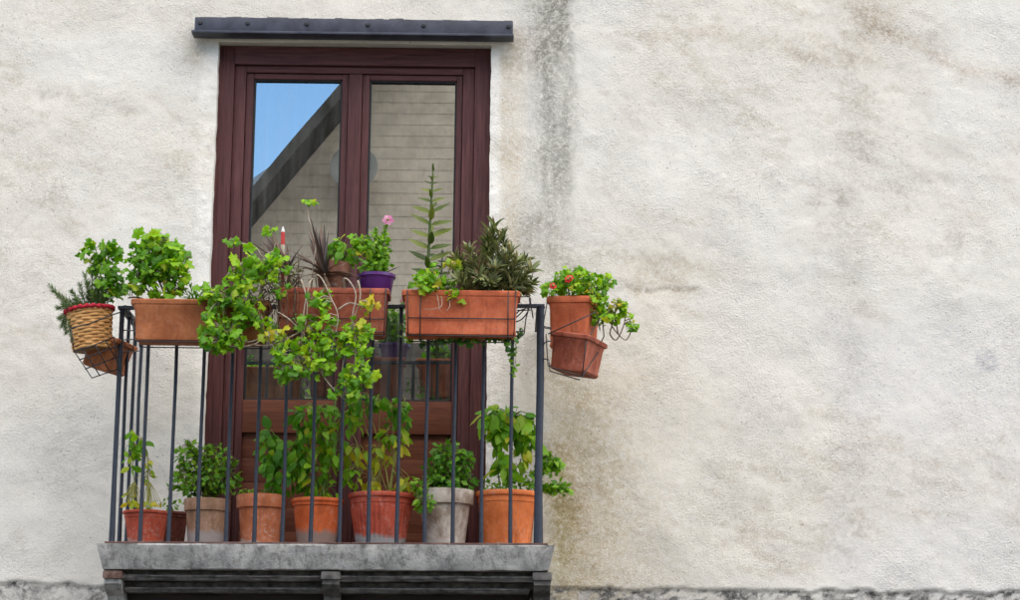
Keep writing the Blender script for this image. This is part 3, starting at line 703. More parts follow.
DENS = {35: 1.33, 36: 1.22}
class Plant:
    """collects stems in one mesh and leaves either as objects or as one mesh"""
    def __init__(s, parent, seed, stem_mat='green_stem'):
        s.root = parent; s.o = parent.location.copy(); s.r = random.Random(seed); s.stem = MB(); s.sm = stem_mat; s.nodes = []; s.joined = {}; s.seed = seed
    def path(s, pts, r0=.006, r1=.003, n=6, sub=4, own=None):
        pp = smoothpath(pts, sub); k = len(pp)
        (own or s.stem).tube([p - s.o for p in pp], [r0 + (r1 - r0) * i / (k - 1) for i in range(k)], n)
        s.nodes += pp[k // 3:]
        return pp
    def leaf(s, pos, nrm, tip, size, kind, mat, joined=False, name='leaf'):
        q = frame_q(nrm, tip); L = LV[kind]; i = s.r.randrange(len(L))
        sz = Vector((size * s.r.uniform(.85, 1.15), size, size * s.r.uniform(.7, 1.3)))
        if joined:
            mb = s.joined.setdefault(mat, MB()); R_ = q.to_matrix()
            mb.add([(R_ @ Vector((v[0] * sz.x, v[1] * sz.y, v[2] * sz.z))) + (pos - s.o) for v in L[i].v], L[i].f)
        else:
            link(name, leafmesh(kind, i, mat), s.root, pos - s.o, q, sz)
    def clump(s, c, rad, n, size, kind, mat, joined=False, up=.5, view=.55, jit=.62, petiole=.0016, droop=.2, shell=.55):
        if joined: n = int(n * 1.5)
        elif kind == 'geranium': n = int(round(n * DENS.get(s.seed, 1.8))); size *= .86
        elif kind in ('basil', 'long'): n = int(round(n * 1.65)); size *= .95
        """n leaves through an ellipsoid; each on its petiole from the nearest stem node"""
        n0 = int(n * .6) if (kind == 'geranium' and not joined) else 0
        for it in range(n + n0):
            fill = it >= n
            while True:
                d_ = Vector((s.r.uniform(-1, 1), s.r.uniform(-1, 1), s.r.uniform(-1, 1)))
                if shell * s.r.random() < d_.length <= 1: break
            p = c + Vector((d_.x * rad[0], d_.y * rad[1], d_.z * rad[2]))
            nr = Vector((d_.x * .5, d_.y * .4 - view, d_.z * .4 + up)) + Vector((s.r.gauss(0, jit), s.r.gauss(0, jit), s.r.gauss(0, jit)))
            tip = Vector((d_.x + s.r.gauss(0, .5), d_.y - .2 + s.r.gauss(0, .4), -droop + d_.z * .5 + s.r.gauss(0, .4)))
            sz = size * (s.r.uniform(.45, 1.2) if kind == "geranium" else s.r.uniform(.62, 1.22)) * (.62 if fill else 1)
            s.leaf(p, nr, tip, sz, kind, mat, joined or fill)
            if petiole and s.nodes and not fill:
                a = min(s.nodes, key=lambda q_: (q_ - p).length_squared + .004 * s.r.random())
                mid = (a + p) / 2 + Vector((0, -.004, .012))
                s.stem.tube([a - s.o, mid - s.o, p - s.o], [petiole * 1.1, petiole, petiole * .8], 3, False)
    def sprig(s, pts, nleaf, size, kind, mat, joined=True, ang=.9, r0=.003, r1=.0012, taper=.5, start=.12, whorl=2):
        nleaf = int(nleaf * 1.5)
        """stem with leaves all the way along"""
        pp = s.path(pts, r0, r1, 5)
        k = len(pp)
        for i in range(nleaf):
            t = start + (1 - start) * (i + s.r.random() * .5) / nleaf; f_ = t * (k - 1); j = min(int(f_), k - 2)
            p = pp[j].lerp(pp[j + 1], f_ - j); ax = (pp[j + 1] - pp[j]).normalized()
            for q in range(whorl):
                a = i * 2.4 + q * 2 * math.pi / whorl + s.r.uniform(-.3, .3)
                u = ax.orthogonal().normalized(); v_ = ax.cross(u)
                rad_ = u * math.cos(a) + v_ * math.sin(a)
                an = ang * s.r.uniform(.75, 1.2) * (1 - .45 * t)
                tip = ax * math.cos(an) + rad_ * math.sin(an); nr = ax * math.sin(an) - rad_ * math.cos(an)
                s.leaf(p, nr, tip, size * (1 - taper * (t if t > .5 else .25)) * s.r.uniform(.8, 1.15), kind, mat, joined)
    def finish(s):
        if s.stem.v: s.stem.build('stem', M[s.sm], s.root, True)
        for mat, mb in s.joined.items(): tag(mb.build('foliage', M[mat], s.root, True), kind='stuff')

# ------------------------------------------------------------------ pots on the floor
def soil_disc(parent, r, z, seed, hx=None, hy=None):
    m = MB(); rn = random.Random(seed); vs = [(0, 0, z + .006)]; fs = []; n = 20
    for k in (1, 2, 3):
        for j in range(n):
            a = 2 * math.pi * j / n; c, s_ = math.cos(a), math.sin(a)
            if hx:
                e = 5; q = (abs(c) ** e + abs(s_) ** e) ** (-1 / e); x, y = hx * c * q * k / 3, hy * s_ * q * k / 3
            else: x, y = r * c * k / 3, r * s_ * k / 3
            vs.append((x, y, z + rn.uniform(-.004, .006)))
    for j in range(n): fs.append((0, 1 + j, 1 + (j + 1) % n))
    for k in range(2):
        for j in range(n):
            a = 1 + k * n + j; b = 1 + k * n + (j + 1) % n; fs.append((a, a + n, b + n, b))
    m.add(vs, fs); return m.build('soil', M['soil'], parent, True)

YP = -.40
def pot(name, label, l, r, top, mat, b0, b1, Y=YP, style='plain', seed=1, cat='potted plant'):
    s_ = mpp(Y); cxp = (l + r) / 2
    base = P(cxp, 541, Y); x = base.x; z0 = zfloor(x) + .0065
    zt_ = P(cxp, top + 1.5, Y).z; h = zt_ - z0; R1 = (r - l) / 2 * s_; R0 = (b1 - b0) / 2 * s_
    t = thing(name, label, cat, (x, Y, z0), 'pots on the balcony floor')
    rb = lambda f: R0 + (R1 * .93 - R0) * f
    if style == 'collar':
        prof = [(R0 * .9, 0), (R0, .002), (rb(.4), h * .4), (rb(.72), h * .735), (R1 * .975, h * .745), (R1 * .98, h * .76), (R1, h * .97), (R1 * .99, h * .995), (R1 * .95, h), (R1 * .90, h * .985), (R1 * .86, h * .8)]
    elif style == 'lip':
        prof = [(R0 * .9, 0), (R0, .002), (rb(.5) * .99, h * .5), (R1 * .90, h * .80), (R1 * .92, h * .805), (R1 * .925, h * .90), (R1 * .985, h * .915), (R1, h * .94), (R1, h * .975), (R1 * .98, h), (R1 * .93, h * .995), (R1 * .89, h * .96), (R1 * .84, h * .8)]
    else:
        prof = [(R0 * .9, 0), (R0, .002), (rb(.5), h * .5), (rb(.85), h * .84), (R1 * .955, h * .85), (R1 * .955, h * .87), (R1 * .94, h * .88), (R1 * .97, h * .92), (R1, h * .935), (R1, h * .975), (R1 * .975, h), (R1 * .93, h * .995), (R1 * .90, h * .96), (R1 * .85, h * .8)]
    n = 48; mod = None
    if style == 'lip' and mat == 'tc_rib':
        prof = prof[:2] + [(R0 + .002, h * .12)] + [(R0 + (R1 * .90 - R0) * q, h * (.12 + .64 * q)) for q in (.02, .5, .98)] + prof[3:]; n = 144
        mod = lambda i, a: (.0032 * max(-.5, math.sin(a * 36)) if i in (3, 4, 5) else 0)
    m = MB(); m.lathe(prof, n, mod, .006, seed); m.build('pot', M[mat], t, True, 35)
    soil_disc(t, R1 * .865, h * .84, seed)
    return t, Vector((x, Y, z0 + h * .84))
TOP = lambda x, y, Y=YP: P(x, y, Y)

# 1 low red bowl with a thin yellowing plant
t, s0 = pot('potted_plant', 'low red clay bowl holding a thin yellowing leggy plant', 122, 169, 510, 'tc_red', 129, 163, -.43, 'lip', 1)
p = Plant(t, 1, 'yellow_stem')
p.path([s0 + Vector((.0, -.02, 0)), TOP(148, 480, -.43), TOP(147, 455, -.43), TOP(138, 436, -.43)], .0035, .002)
p.path([s0 + Vector((-.03, .01, 0)), TOP(133, 470, -.43), TOP(134, 440, -.43)], .003, .002)
p.clump(TOP(135, 441, -.43), (.045, .04, .055), 16, .055, 'basil', 'basil_light')
p.clump(TOP(132, 462, -.43), (.035, .03, .035), 7, .048, 'basil', 'basil_light')
p.clump(TOP(147, 470, -.43), (.018, .03, .10), 12, .045, 'long', 'yellowing')
p.clump(TOP(131, 498, -.44), (.03, .03, .04), 8, .038, 'basil', 'yellowing'); p.clump(TOP(150, 505, -.43), (.06, .04, .02), 12, .032, 'basil', 'yellowing')
p.finish()
# 1b small dark pot standing behind
t, s0 = pot('potted_plant', 'plain dark brown clay pot half hidden behind the low red bowl', 152, 188, 511, 'tc_brown', 158, 184, -.24, 'plain', 2)
p = Plant(t, 22); p.path([s0, TOP(172, 502, -.24)], .002, .001); p.clump(TOP(172, 503, -.24), (.05, .03, .025), 20, .025, 'herb', 'herb', True, petiole=0); p.finish()
# 2 tan pot, bushy herb
t, s0 = pot('potted_plant', 'tan weathered clay pot with pale base and spreading small-leaved herb', 183, 229, 498, 'tc_tan', 190, 225, YP, 'collar', 3)
p = Plant(t, 3, 'woody_dark')
for (ex_, ey, n_) in ((188, 443, 22), (181, 462, 20), (170, 487, 16), (196, 452, 20), (211, 447, 22), (205, 470, 18), (223, 470, 16), (236, 462, 14), (238, 485, 10), (215, 480, 16), (176, 475, 14), (198, 483, 16), (226, 487, 14)):
    Y_ = YP + p.r.uniform(-.09, .05); e = TOP(ex_, ey, Y_); b = s0 + Vector((p.r.uniform(-.04, .04), p.r.uniform(-.03, .03), 0))
    p.sprig([b, b.lerp(e, .5) + Vector((0, 0, .03)), e], n_, .036, 'herb', 'herb', True, 1.15, .0028, .001, .3, .25)
p.clump(TOP(205, 478, YP - .03), (.15, .09, .075), 230, .032, 'herb', 'herb', True, petiole=.0009); p.clump(TOP(190, 455, YP - .03), (.06, .07, .06), 70, .032, 'herb', 'herb', True, petiole=.0009); p.clump(TOP(216, 456, YP - .03), (.07, .07, .05), 70, .032, 'herb', 'herb', True, petiole=.0009)
p.finish()
# 3 terracotta pot, basil
t, s0 = pot('potted_plant', 'sandy orange clay pot with deep green broad-leaved basil', 235, 285, 494, 'tc_orange', 242, 279, YP, 'collar', 4)
p = Plant(t, 4)
for e in ((268, 432), (282, 448), (274, 465), (296, 440), (264, 470)):
    b = s0 + Vector((p.r.uniform(.0, .05), p.r.uniform(-.03, .03), 0)); p.path([b, b.lerp(TOP(*e, YP - .03), .5) + Vector((.01, 0, 0)), TOP(*e, YP - .03)], .003, .002)
for c_, rd, n_ in (((268, 438), (.05, .06, .045), 14), ((283, 452), (.07, .07, .06), 24), ((272, 468), (.055, .06, .05), 18), ((292, 470), (.05, .06, .06), 16), ((268, 455), (.04, .05, .05), 9), ((280, 486), (.05, .05, .03), 7)):
    p.clump(TOP(*c_, YP - .04), rd, n_, .062, 'basil', 'basil', droop=.6)
p.clump(TOP(248, 492, YP), (.06, .05, .015), 26, .022, 'herb', 'herb', True, petiole=0)
p.finish()
# 4 deep orange pot, tall plant
t, s0 = pot('potted_plant', 'deep orange clay pot with grey lower band and tall light green leafy plant', 290, 343, 498, 'tc_deep', 298, 336, YP, 'plain', 5)
p = Plant(t, 5)
for e in ((300, 412), (312, 405), (325, 408), (336, 402), (344, 420), (308, 430), (330, 432), (296, 440)):
    b = s0 + Vector((p.r.uniform(-.05, .05), p.r.uniform(-.03, .03), 0)); p.path([b, b.lerp(TOP(*e, YP), .5) + Vector((p.r.uniform(-.015, .015), 0, 0)), TOP(*e, YP)], .003, .0018)
for c_, rd, n_, mt in (((305, 418), (.06, .07, .06), 20, 'basil'), ((328, 415), (.08, .07, .06), 28, 'basil_light'), ((315, 440), (.10, .08, .07), 36, 'basil_light'), ((333, 455), (.06, .07, .09), 22, 'basil_light'), ((312, 470), (.08, .07, .09), 30, 'basil_light'), ((320, 488), (.08, .06, .05), 18, 'basil_light'), ((303, 455), (.05, .06, .06), 12, 'basil')):
    p.clump(TOP(*c_, YP - .02), rd, n_, .060, 'basil' if mt == 'basil' else 'long', mt, droop=.8, up=.35)
p.finish()
# 5 ribbed pot, tall yellowing
t, s0 = pot('potted_plant', 'ribbed red clay pot with grey foot and tall plant with yellow lower leaves', 347, 414, 493, 'tc_rib', 356, 405, YP, 'lip', 6)
p = Plant(t, 6, 'yellow_stem')
ends = ((358, 404), (366, 396), (380, 400), (392, 404), (405, 398), (400, 420), (372, 420), (352, 432), (388, 430))
for e in ends:
    b = s0 + Vector((p.r.uniform(-.07, .07), p.r.uniform(-.04, .03), 0)); p.path([b, b.lerp(TOP(*e, YP), .5) + Vector((p.r.uniform(-.02, .02), 0, 0)), TOP(*e, YP)], .0034, .002)
for c_, rd, n_, mt in (((362, 404), (.075, .07, .05), 26, 'basil'), ((398, 412), (.055, .06, .07), 30, 'basil'), ((382, 400), (.05, .06, .04), 12, 'basil'), ((352, 420), (.045, .06, .05), 12, 'basil_light'), ((395, 436), (.06, .06, .05), 16, 'basil_light')):
    p.clump(TOP(*c_, YP - .02), rd, n_, .058, 'long', mt, droop=.9, up=.35)
for c_, rd, n_, mt in (((390, 446), (.07, .06, .05), 13, 'yellowing'), ((356, 452), (.05, .05, .05), 9, 'yellowing'), ((376, 455), (.02, .04, .05), 5, 'yellowing'), ((406, 482), (.03, .04, .04), 7, 'yellowing'), ((352, 478), (.04, .05, .06), 10, 'basil_light'), ((372, 485), (.04, .05, .03), 8, 'yellowing')):
    p.clump(TOP(*c_, YP - .03), rd, n_, .064, 'long', mt, droop=1.2, up=.2)
p.finish()
# 6 lime-crusted pot, small bush
t, s0 = pot('potted_plant', 'whitish lime-crusted clay pot with dense dark green small-leaved bush', 416, 473, 489, 'tc_white', 425, 464, YP, 'collar', 7)
p = Plant(t, 7, 'woody_dark')
for e in ((436, 460), (448, 441), (460, 452), (468, 470), (430, 475), (455, 468), (442, 478), (466, 482), (424, 468)):
    b = s0 + Vector((p.r.uniform(-.04, .04), p.r.uniform(-.03, .03), 0)); e_ = TOP(*e, YP + p.r.uniform(-.08, .04)); p.sprig([b, b.lerp(e_, .5), e_], 18, .034, 'herb', 'herb_dark', True, 1.1, .003, .001, .3, .25)
p.clump(TOP(450, 462, YP), (.095, .09, .09), 220, .034, 'herb', 'herb_dark', True, petiole=.0009)
p.clump(TOP(450, 482, YP), (.12, .09, .045), 130, .034, 'herb', 'herb_dark', True, petiole=.0009)
bb = [s0 + Vector((-.08, -.06, 0)), TOP(424, 492, -.53), TOP(422, 505, -.55), TOP(424, 512, -.55)]
p.path(bb, .002, .001); p.clump(TOP(425, 503, -.55), (.035, .02, .04), 34, .034, 'herb', 'herb', True, petiole=.0008); p.clump(TOP(420, 487, -.50), (.03, .03, .04), 30, .032, 'herb', 'herb', True, petiole=0)
p.finish()
# 7 bright orange pot, basil
t, s0 = pot('potted_plant', 'bright orange clay pot with large-leaved basil beside the corner post', 475, 538, 491, 'tc_bright', 484, 532, -.38, 'lip', 8)
p = Plant(t, 8)
Y7 = -.40
for e in ((497, 412), (515, 415), (525, 440), (500, 440), (512, 470), (520, 462)):
    b = s0 + Vector((p.r.uniform(-.04, .05), p.r.uniform(-.03, .03), 0)); p.path([b, b.lerp(TOP(*e, Y7), .5) + Vector((p.r.uniform(-.02, .02), 0, 0)), TOP(*e, Y7)], .0035, .002)
for c_, rd, n_, mt in (((497, 415), (.055, .06, .05), 20, 'basil_light'), ((518, 414), (.04, .05, .04), 9, 'basil'), ((503, 432), (.06, .06, .05), 22, 'basil_light'), ((526, 432), (.05, .06, .06), 22, 'basil_light'), ((506, 465), (.05, .05, .06), 16, 'basil_light')):
    p.clump(TOP(*c_, Y7), rd, n_, .082, 'basil', mt, droop=.9, up=.6)
p.clump(TOP(524, 452, Y7), (.03, .04, .05), 8, .055, 'basil', 'yellowing', droop=1.2)
p.clump(TOP(490, 485, Y7), (.03, .04, .035), 26, .026, 'herb', 'herb', True, petiole=0); p.clump(TOP(512, 487, Y7), (.09, .06, .02), 40, .026, 'herb', 'herb', True, petiole=0)
p.clump(TOP(530, 480, -.36), (.03, .04, .05), 34, .030, 'herb', 'herb', True, petiole=0)
for e in ((548, 455), (556, 463), (560, 487), (550, 492), (566, 490)):
    e_ = TOP(*e, -.34); b = s0 + Vector((.08, .02, .01)); p.sprig([b, b.lerp(e_, .5) + Vector((.0, 0, .03)), e_], 14, .042, 'herb', 'herb', True, 1.1, .0025, .001, .3, .35)
p.clump(TOP(550, 464, -.34), (.05, .04, .045), 44, .044, 'herb', 'herb', True, petiole=.0009); p.clump(TOP(560, 489, -.34), (.04, .04, .03), 30, .034, 'herb', 'herb', True, petiole=.0009)
p.finish()
# pale board leaning behind the last pot
m = MB(); m.box(-.022, .022, -.009, .009, 0, .16, .003)
b = P(538, 541, -.20); tag(m.build('wood_offcut', M['pale_wood'], None, False, None, (b.x, -.2, zfloor(b.x) + .0065), (math.radians(-6), math.radians(9), .2)), 'pale wooden offcut leaning behind the bright orange pot', 'board')

# ------------------------------------------------------------------ window boxes
def trough(name, label, cx, top, width, height, Y, mat, depth=.17, taper=.93, rotz=0, rot=None, z=None, loc=None, group='planter boxes on the railing', band=True):
    loc = loc or P(cx, top, Y) - Vector((0, 0, height))
    t = thing(name, label, 'planter', loc, group, rot)
    hx, hy = width / 2, depth / 2; b = taper
    m = MB()
    m.rings([(hx * b - .012, hy * .78 - .006, 0), (hx * b - .006, hy * .78, .003), (hx * b, hy * .79, .012), (hx * b - .003, hy * .79, .024), (hx * (b + .6 * (1 - b)) - .008, hy * .90, height * .74), (hx - .012, hy * .95, height * .80), (hx - .010, hy * .96, height * .86), (hx - .001, hy - .001, height * .875), (hx, hy, height * .89), (hx, hy, height * .975), (hx - .003, hy - .003, height), (hx - .010, hy - .010, height), (hx - .013, hy - .013, height * .97), (hx - .020, hy - .020, height * .80)], .018)
    m.build('box', M[mat], t, True, 32)
    soil_disc(t, 0, height * .84, int(abs(cx)) + 3, hx - .017, hy - .017)
    return t, loc
def wires(name, label, paths, r=.0026, group='wire planter holders'):
    o = Vector(paths[0][0]); t = thing(name, label, 'planter holder', o, group)
    for q in paths:
        m = MB(); m.tube([Vector(a) - o for a in q], r, 6); m.build('wire', M['wire'], t, True)
    return t
def holder(label, x0, x1, zb_, h, Yb, Yf, verts_x, mids=(.33,)):
    """wire cradle hooked over the rail round a trough: bottom, front and end loops"""
    zr = zrail((x0 + x1) / 2) + .012; e = .006
    zt_ = zb_ + h * .98
    paths = [[(x0, Yf - e, zb_ - e), (x1, Yf - e, zb_ - e)], [(x0, Yb + e, zb_ - e), (x1, Yb + e, zb_ - e)]]
    for f_ in mids: paths.append([(x0 - .004, Yf - e - .012 * f_, zb_ + h * f_), (x1 + .004, Yf - e - .012 * f_, zb_ + h * f_)])
    for x in verts_x:
        paths.append([(x, YR + .022, zr - .03), (x, YR + .022, zr), (x, YR - .02, zr), (x, Yb + e, zb_ + h * .6), (x, Yb + e, zb_ - e * 1.9), (x, Yf - e, zb_ - e * 1.9), (x, Yf - .024, zt_)])
    for x, s_ in ((x0, -1), (x1, 1)):
        paths.append([(x, Yf - e, zb_ - e), (x + s_ * .006, Yf - .022, zt_), (x + s_ * .006, Yb + .01, zt_), (x, Yb + e, zb_ - e)])
    return wires('planter_holder', label, paths)
YB = -.735; DB = .17
s_b = mpp(YB)
# box A: left
hA = .178; tA, lA = trough('planter_box', 'long brown terracotta planter box under the upright geranium', 202.5, 303, 139 * s_b, hA, YB, 'tc_box_brown', DB)
holder('black wire cradle under the long brown planter box', P(138, 320, YB).x, P(268, 320, YB).x, lA.z, hA * .45, YB + .068, YB - .068, [], ())
# box B: centre
hB = .200; tB, lB = trough('planter_box', 'red terracotta planter box holding the purple pot', 333, 291.5, 116 * s_b, hB, YB, 'tc_box_red', DB)
holder('black wire cradle round the red planter box', P(281, 320, YB).x, P(385, 320, YB).x, lB.z, hB, YB + .068, YB - .068, [P(296, 320, YB).x, P(371, 320, YB).x], (.33, .05))
# box C: right
hC = .192; tC, lC = trough('planter_box', 'clean orange terracotta planter box under the tall spike plant', 461.5, 294, 119 * s_b, hC, YB, 'tc_box', DB)
holder('black wire cradle round the clean orange planter box', P(409, 320, YB).x, P(514, 320, YB).x, lC.z, hC, YB + .068, YB - .068, [P(421, 320, YB).x, P(508, 320, YB).x], (.36,))
# spare loops of wire at the right end of box C
q = lambda x, y, Y=-.68: P(x, y, Y)
wires('wire_loop', 'bent wire hanger between the clean orange box and the corner post', [[q(518, 297), q(529, 296.5), q(530, 305), q(526, 318), q(524, 334), q(521, 336), q(511, 335)], smoothpath([q(513, 320), q(520, 314), q(526, 308), q(528, 311), q(522, 319), q(513, 323)]), smoothpath([q(513, 318), q(519, 311), q(525, 309)]), [q(517, 310.5), q(531, 310)], [q(514, 332), q(524, 331)], [q(530, 298), q(533, 318, -.62)], smoothpath([q(519, 298), q(524, 293), q(528, 297)])], .0028)

# ------------------------------------------------------------------ left side: basket and box in a wire frame
SX = RA.x
bl = P(104, 372, -.52)
tL, lL = trough('planter_box', 'brown terracotta planter box tilted under the wicker basket', 104, 350, .155, .15, -.5, 'tc_box_brown', .34, .86, loc=P(103, 371, -.46), rot=(math.radians(4), math.radians(16), math.radians(-4)))
bt = P(91.5, 311, -.62); bk_h = .175; s_k = mpp(-.62)
kb = thing('wicker_basket', 'small wicker basket with red braided rim hanging outside the railing', 'basket', bt - Vector((.0, 0, bk_h)) + Vector((.012, 0, 0)), None, (0, math.radians(-7), 0))
R1b, R0b = 23 * s_k, 19.5 * s_k
rows = 13
m = MB(); m.lathe([(R0b * .93, .001), (R0b * .95, .004), (R1b * .95, bk_h * .97), (R1b * .88, bk_h * .97), (R0b * .85, .02)], 36); m.build('lining', M['wicker_old'], kb, True, 40)
for i in range(rows):
    z0 = bk_h * (i + .01) / rows; z1 = bk_h * (i + .99) / rows; rr = R0b + (R1b - R0b) * i / rows; n_ = 84; vs = []; fs = []
    for j in range(n_):
        a = 2 * math.pi * j / n_; o_ = .0020 * math.tanh(3 * math.sin(9 * a + math.pi * (i % 2))) ; zz = .002 * math.sin(3 * a + i)
        for (dr, z) in ((-.0022, z0), (.0005, z0 + .0012), (.0009, (z0 + z1) / 2), (.0005, z1 - .0012), (-.0022, z1)):
            vs.append(((rr + o_ + dr) * math.cos(a), (rr + o_ + dr) * math.sin(a), z + zz))
    for j in range(n_):
        for k in range(4):
            a = j * 5 + k; b = ((j + 1) % n_) * 5 + k; fs.append((a, b, b + 1, a + 1))
    m = MB(); m.add(vs, fs); m.build('wicker_strand', M['wicker'], kb, True)
m = MB(); n_ = 120; pts = [((R1b + .003) * math.cos(2 * math.pi * j / n_), (R1b + .003) * math.sin(2 * math.pi * j / n_), bk_h + .003 + .002 * math.sin(40 * math.pi * j / n_)) for j in range(n_ + 1)]
m.tube(pts, [.0085 + .003 * math.sin(24 * 2 * math.pi * j / n_) for j in range(n_ + 1)], 8, False); m.build('braided_rim', M['red_cloth'], kb, True)
soil_disc(kb, R1b * .9, bk_h * .93, 4)
q = lambda x, y, Y=-.60: P(x, y, Y)
wires('planter_holder', 'black wire frame carrying the wicker basket beside the railing', [
    smoothpath([q(71, 328, -.735), q(88, 324, -.74), q(112, 315, -.72), q(121, 312, -.62)]),
    [q(74, 351, -.735), q(92, 346, -.74), q(114, 337, -.70)], [q(74, 351, -.735), q(92, 378, -.69), q(118, 369, -.62)],
    [q(114, 337, -.70), q(118, 369, -.62), q(121, 372, -.6)], [q(79, 360, -.725), q(118, 346, -.67)], [q(85, 369, -.71), q(118, 357, -.64)],
    [q(83, 349, -.735), q(100, 376, -.68)], [q(95, 345, -.735), q(110, 372, -.65)], [q(105, 340, -.72), q(117, 360, -.63)],
    [q(71, 328, -.735), q(74, 351, -.735)], [q(121, 312, -.62), q(139, 321, -.3)], smoothpath([q(118, 308, -.6), q(127, 306, -.6), q(131, 316, -.55), q(134, 335, -.5), q(133, 350, -.5)]),
    [q(121, 340, -.6), q(139, 339, -.2)], [q(121, 330, -.6), q(139, 331, -.2)], [q(121, 352, -.6), q(139, 351, -.2)]], .0028)

# ------------------------------------------------------------------ right side: two nested boxes in a wire frame
YQ = -.52; s_q = mpp(YQ)
rotq = (math.radians(2), math.radians(5), math.radians(-24))
lR = P(571, 374, YQ)
t1, l1_ = trough('planter_box', 'red-brown terracotta planter box strapped tilted below the red-flowered planter', 571, 0, .185, .165, YQ, 'tc_box_red', .32, .88, loc=P(574, 374, -.44), rot=(math.radians(2), math.radians(9), math.radians(-17)))
t2, l2_ = trough('planter_box', 'upright terracotta planter with red flowers standing in a tilted box', 571, 0, .205, .23, YQ, 'tc_box', .26, .86, loc=P(573, 352, -.40), rot=(0, math.radians(1.5), math.radians(-14)))
q = lambda x, y, Y=-.60: P(x, y, Y)
wires('planter_holder', 'black wire frame strapping two nested boxes outside the corner post', [
    [q(548, 334, -.62), q(596, 312, -.60), q(600, 330, -.5)], [q(546, 334, -.62), q(548, 366, -.62), q(582, 377, -.61), q(598, 352, -.5)],
    [q(582, 377, -.61), q(586, 342, -.615), q(602, 315, -.5), q(604, 336, -.42), q(597, 352, -.42)], [q(547, 303, -.57), q(543, 326, -.60), q(552, 328, -.60)],
    smoothpath([q(541, 347, -.6), q(546, 342, -.62), q(552, 341, -.62)]), [q(541, 327, -.6), q(551, 329, -.61)], [q(541, 358, -.6), q(549, 360, -.62)], [q(549, 362, -.62), q(550, 371, -.62), q(580, 380, -.6)]], .0028)

# ------------------------------------------------------------------ plants on the railing
def plant(name, label, loc, seed, stem='green_stem', cat='plant'):
    return Plant(thing(name, label, cat, loc), seed, stem)
def soilpt(t_loc, h, dx, dy=0): return Vector(t_loc) + Vector((dx, dy, h * .84))
T = lambda x, y, Y: P(x, y, Y)

# basket: rosemary
base = bt + Vector((-.02, 0, -.012))
p = plant('rosemary_plant', 'rosemary sprawling from the wicker basket towards the wall', base, 31, 'woody_dark')
for e, mid in (((50, 286), (70, 305)), ((58, 296), (74, 306)), ((66, 332), (68, 318)), ((60, 318), (70, 312)), ((72, 338), (70, 322)), ((85, 275), (88, 295)), ((92, 268), (92, 290)), ((100, 280), (97, 298)), ((80, 285), (84, 300)), ((106, 285), (100, 300)), ((76, 300), (82, 306)), ((110, 292), (104, 303)), ((64, 305), (74, 308)), ((54, 291), (72, 303)), ((58, 308), (72, 309)), ((62, 326), (68, 314)), ((74, 330), (72, 316)), ((88, 284), (90, 298)), ((96, 274), (95, 294)), ((103, 290), (100, 302)), ((72, 292), (80, 304))):
    Y_ = -.62 + p.r.uniform(-.08, .08)
    p.sprig([base + Vector((p.r.uniform(-.02, .05), p.r.uniform(-.04, .04), 0)), T(*mid, Y_), T(*e, Y_)], 36, .034, 'needle', 'rosemary', True, 1.1, .003, .001, .2, .25, 3)
p.finish()
# basket: geranium
base = bt + Vector((.05, .0, -.012))
p = plant('geranium_plant', 'young geranium standing at the back of the wicker basket', base, 32, 'green_stem')
for e in ((96, 250), (104, 262), (112, 280), (108, 250), (100, 285)):
    p.path([base, base.lerp(T(*e, -.60), .5) + Vector((.01, 0, 0)), T(*e, -.60)], .004, .002)
for c_, rd, n_ in (((92, 253), (.05, .05, .035), 10), ((108, 250), (.045, .05, .04), 9), ((104, 268), (.06, .06, .04), 14), ((112, 287), (.055, .06, .06), 18), ((98, 290), (.03, .05, .03), 6)):
    p.clump(T(*c_, -.62), rd, n_, .058, 'geranium', 'geranium_deep')
p.finish()
# box A: upright geranium
base = soilpt(lA, hA, -.17)
p = plant('geranium_plant', 'upright bushy geranium in the long brown box beside the basket', base, 33, 'woody_dark')
for e, mid in (((150, 245), (150, 280)), ((165, 238), (158, 275)), ((175, 255), (168, 285)), ((138, 262), (145, 288)), ((182, 270), (172, 290)), ((158, 262), (155, 285)), ((128, 298), (140, 298))):
    p.path([base + Vector((p.r.uniform(-.03, .06), p.r.uniform(-.03, .03), 0)), T(*mid, YB), T(*e, YB - .02)], .0055, .003)
for c_, rd, n_ in (((156, 240), (.07, .06, .035), 18), ((142, 255), (.055, .06, .045), 16), ((168, 252), (.065, .07, .05), 22), ((152, 268), (.085, .07, .05), 24), ((172, 272), (.06, .06, .05), 14), ((135, 280), (.05, .06, .05), 12), ((165, 290), (.07, .06, .03), 9), ((180, 288), (.04, .05, .04), 6)):
    p.clump(T(*c_, YB - .02), rd, n_, .060, 'geranium', 'geranium_deep' if n_ % 4 == 0 else 'geranium')
for a, b_ in (((176, 258), (191, 256)), ((172, 268), (190, 272)), ((178, 285), (185, 268))):
    p.path([T(*a, YB), (T(*a, YB) + T(*b_, YB)) / 2 + Vector((0, 0, -.01)), T(*b_, YB)], .005, .002)
p.finish()
base = soilpt(lA, hA, -.03)
p = plant('seedling_plant', 'low green seedlings in the middle of the long brown box', base, 34)
for e in ((190, 284), (197, 288), (203, 290), (185, 290), (210, 288)): p.sprig([base, base.lerp(T(*e, YB), .5), T(*e, YB)], 7, .05, 'lance', 'basil', True, .8, .003, .001)
p.finish()
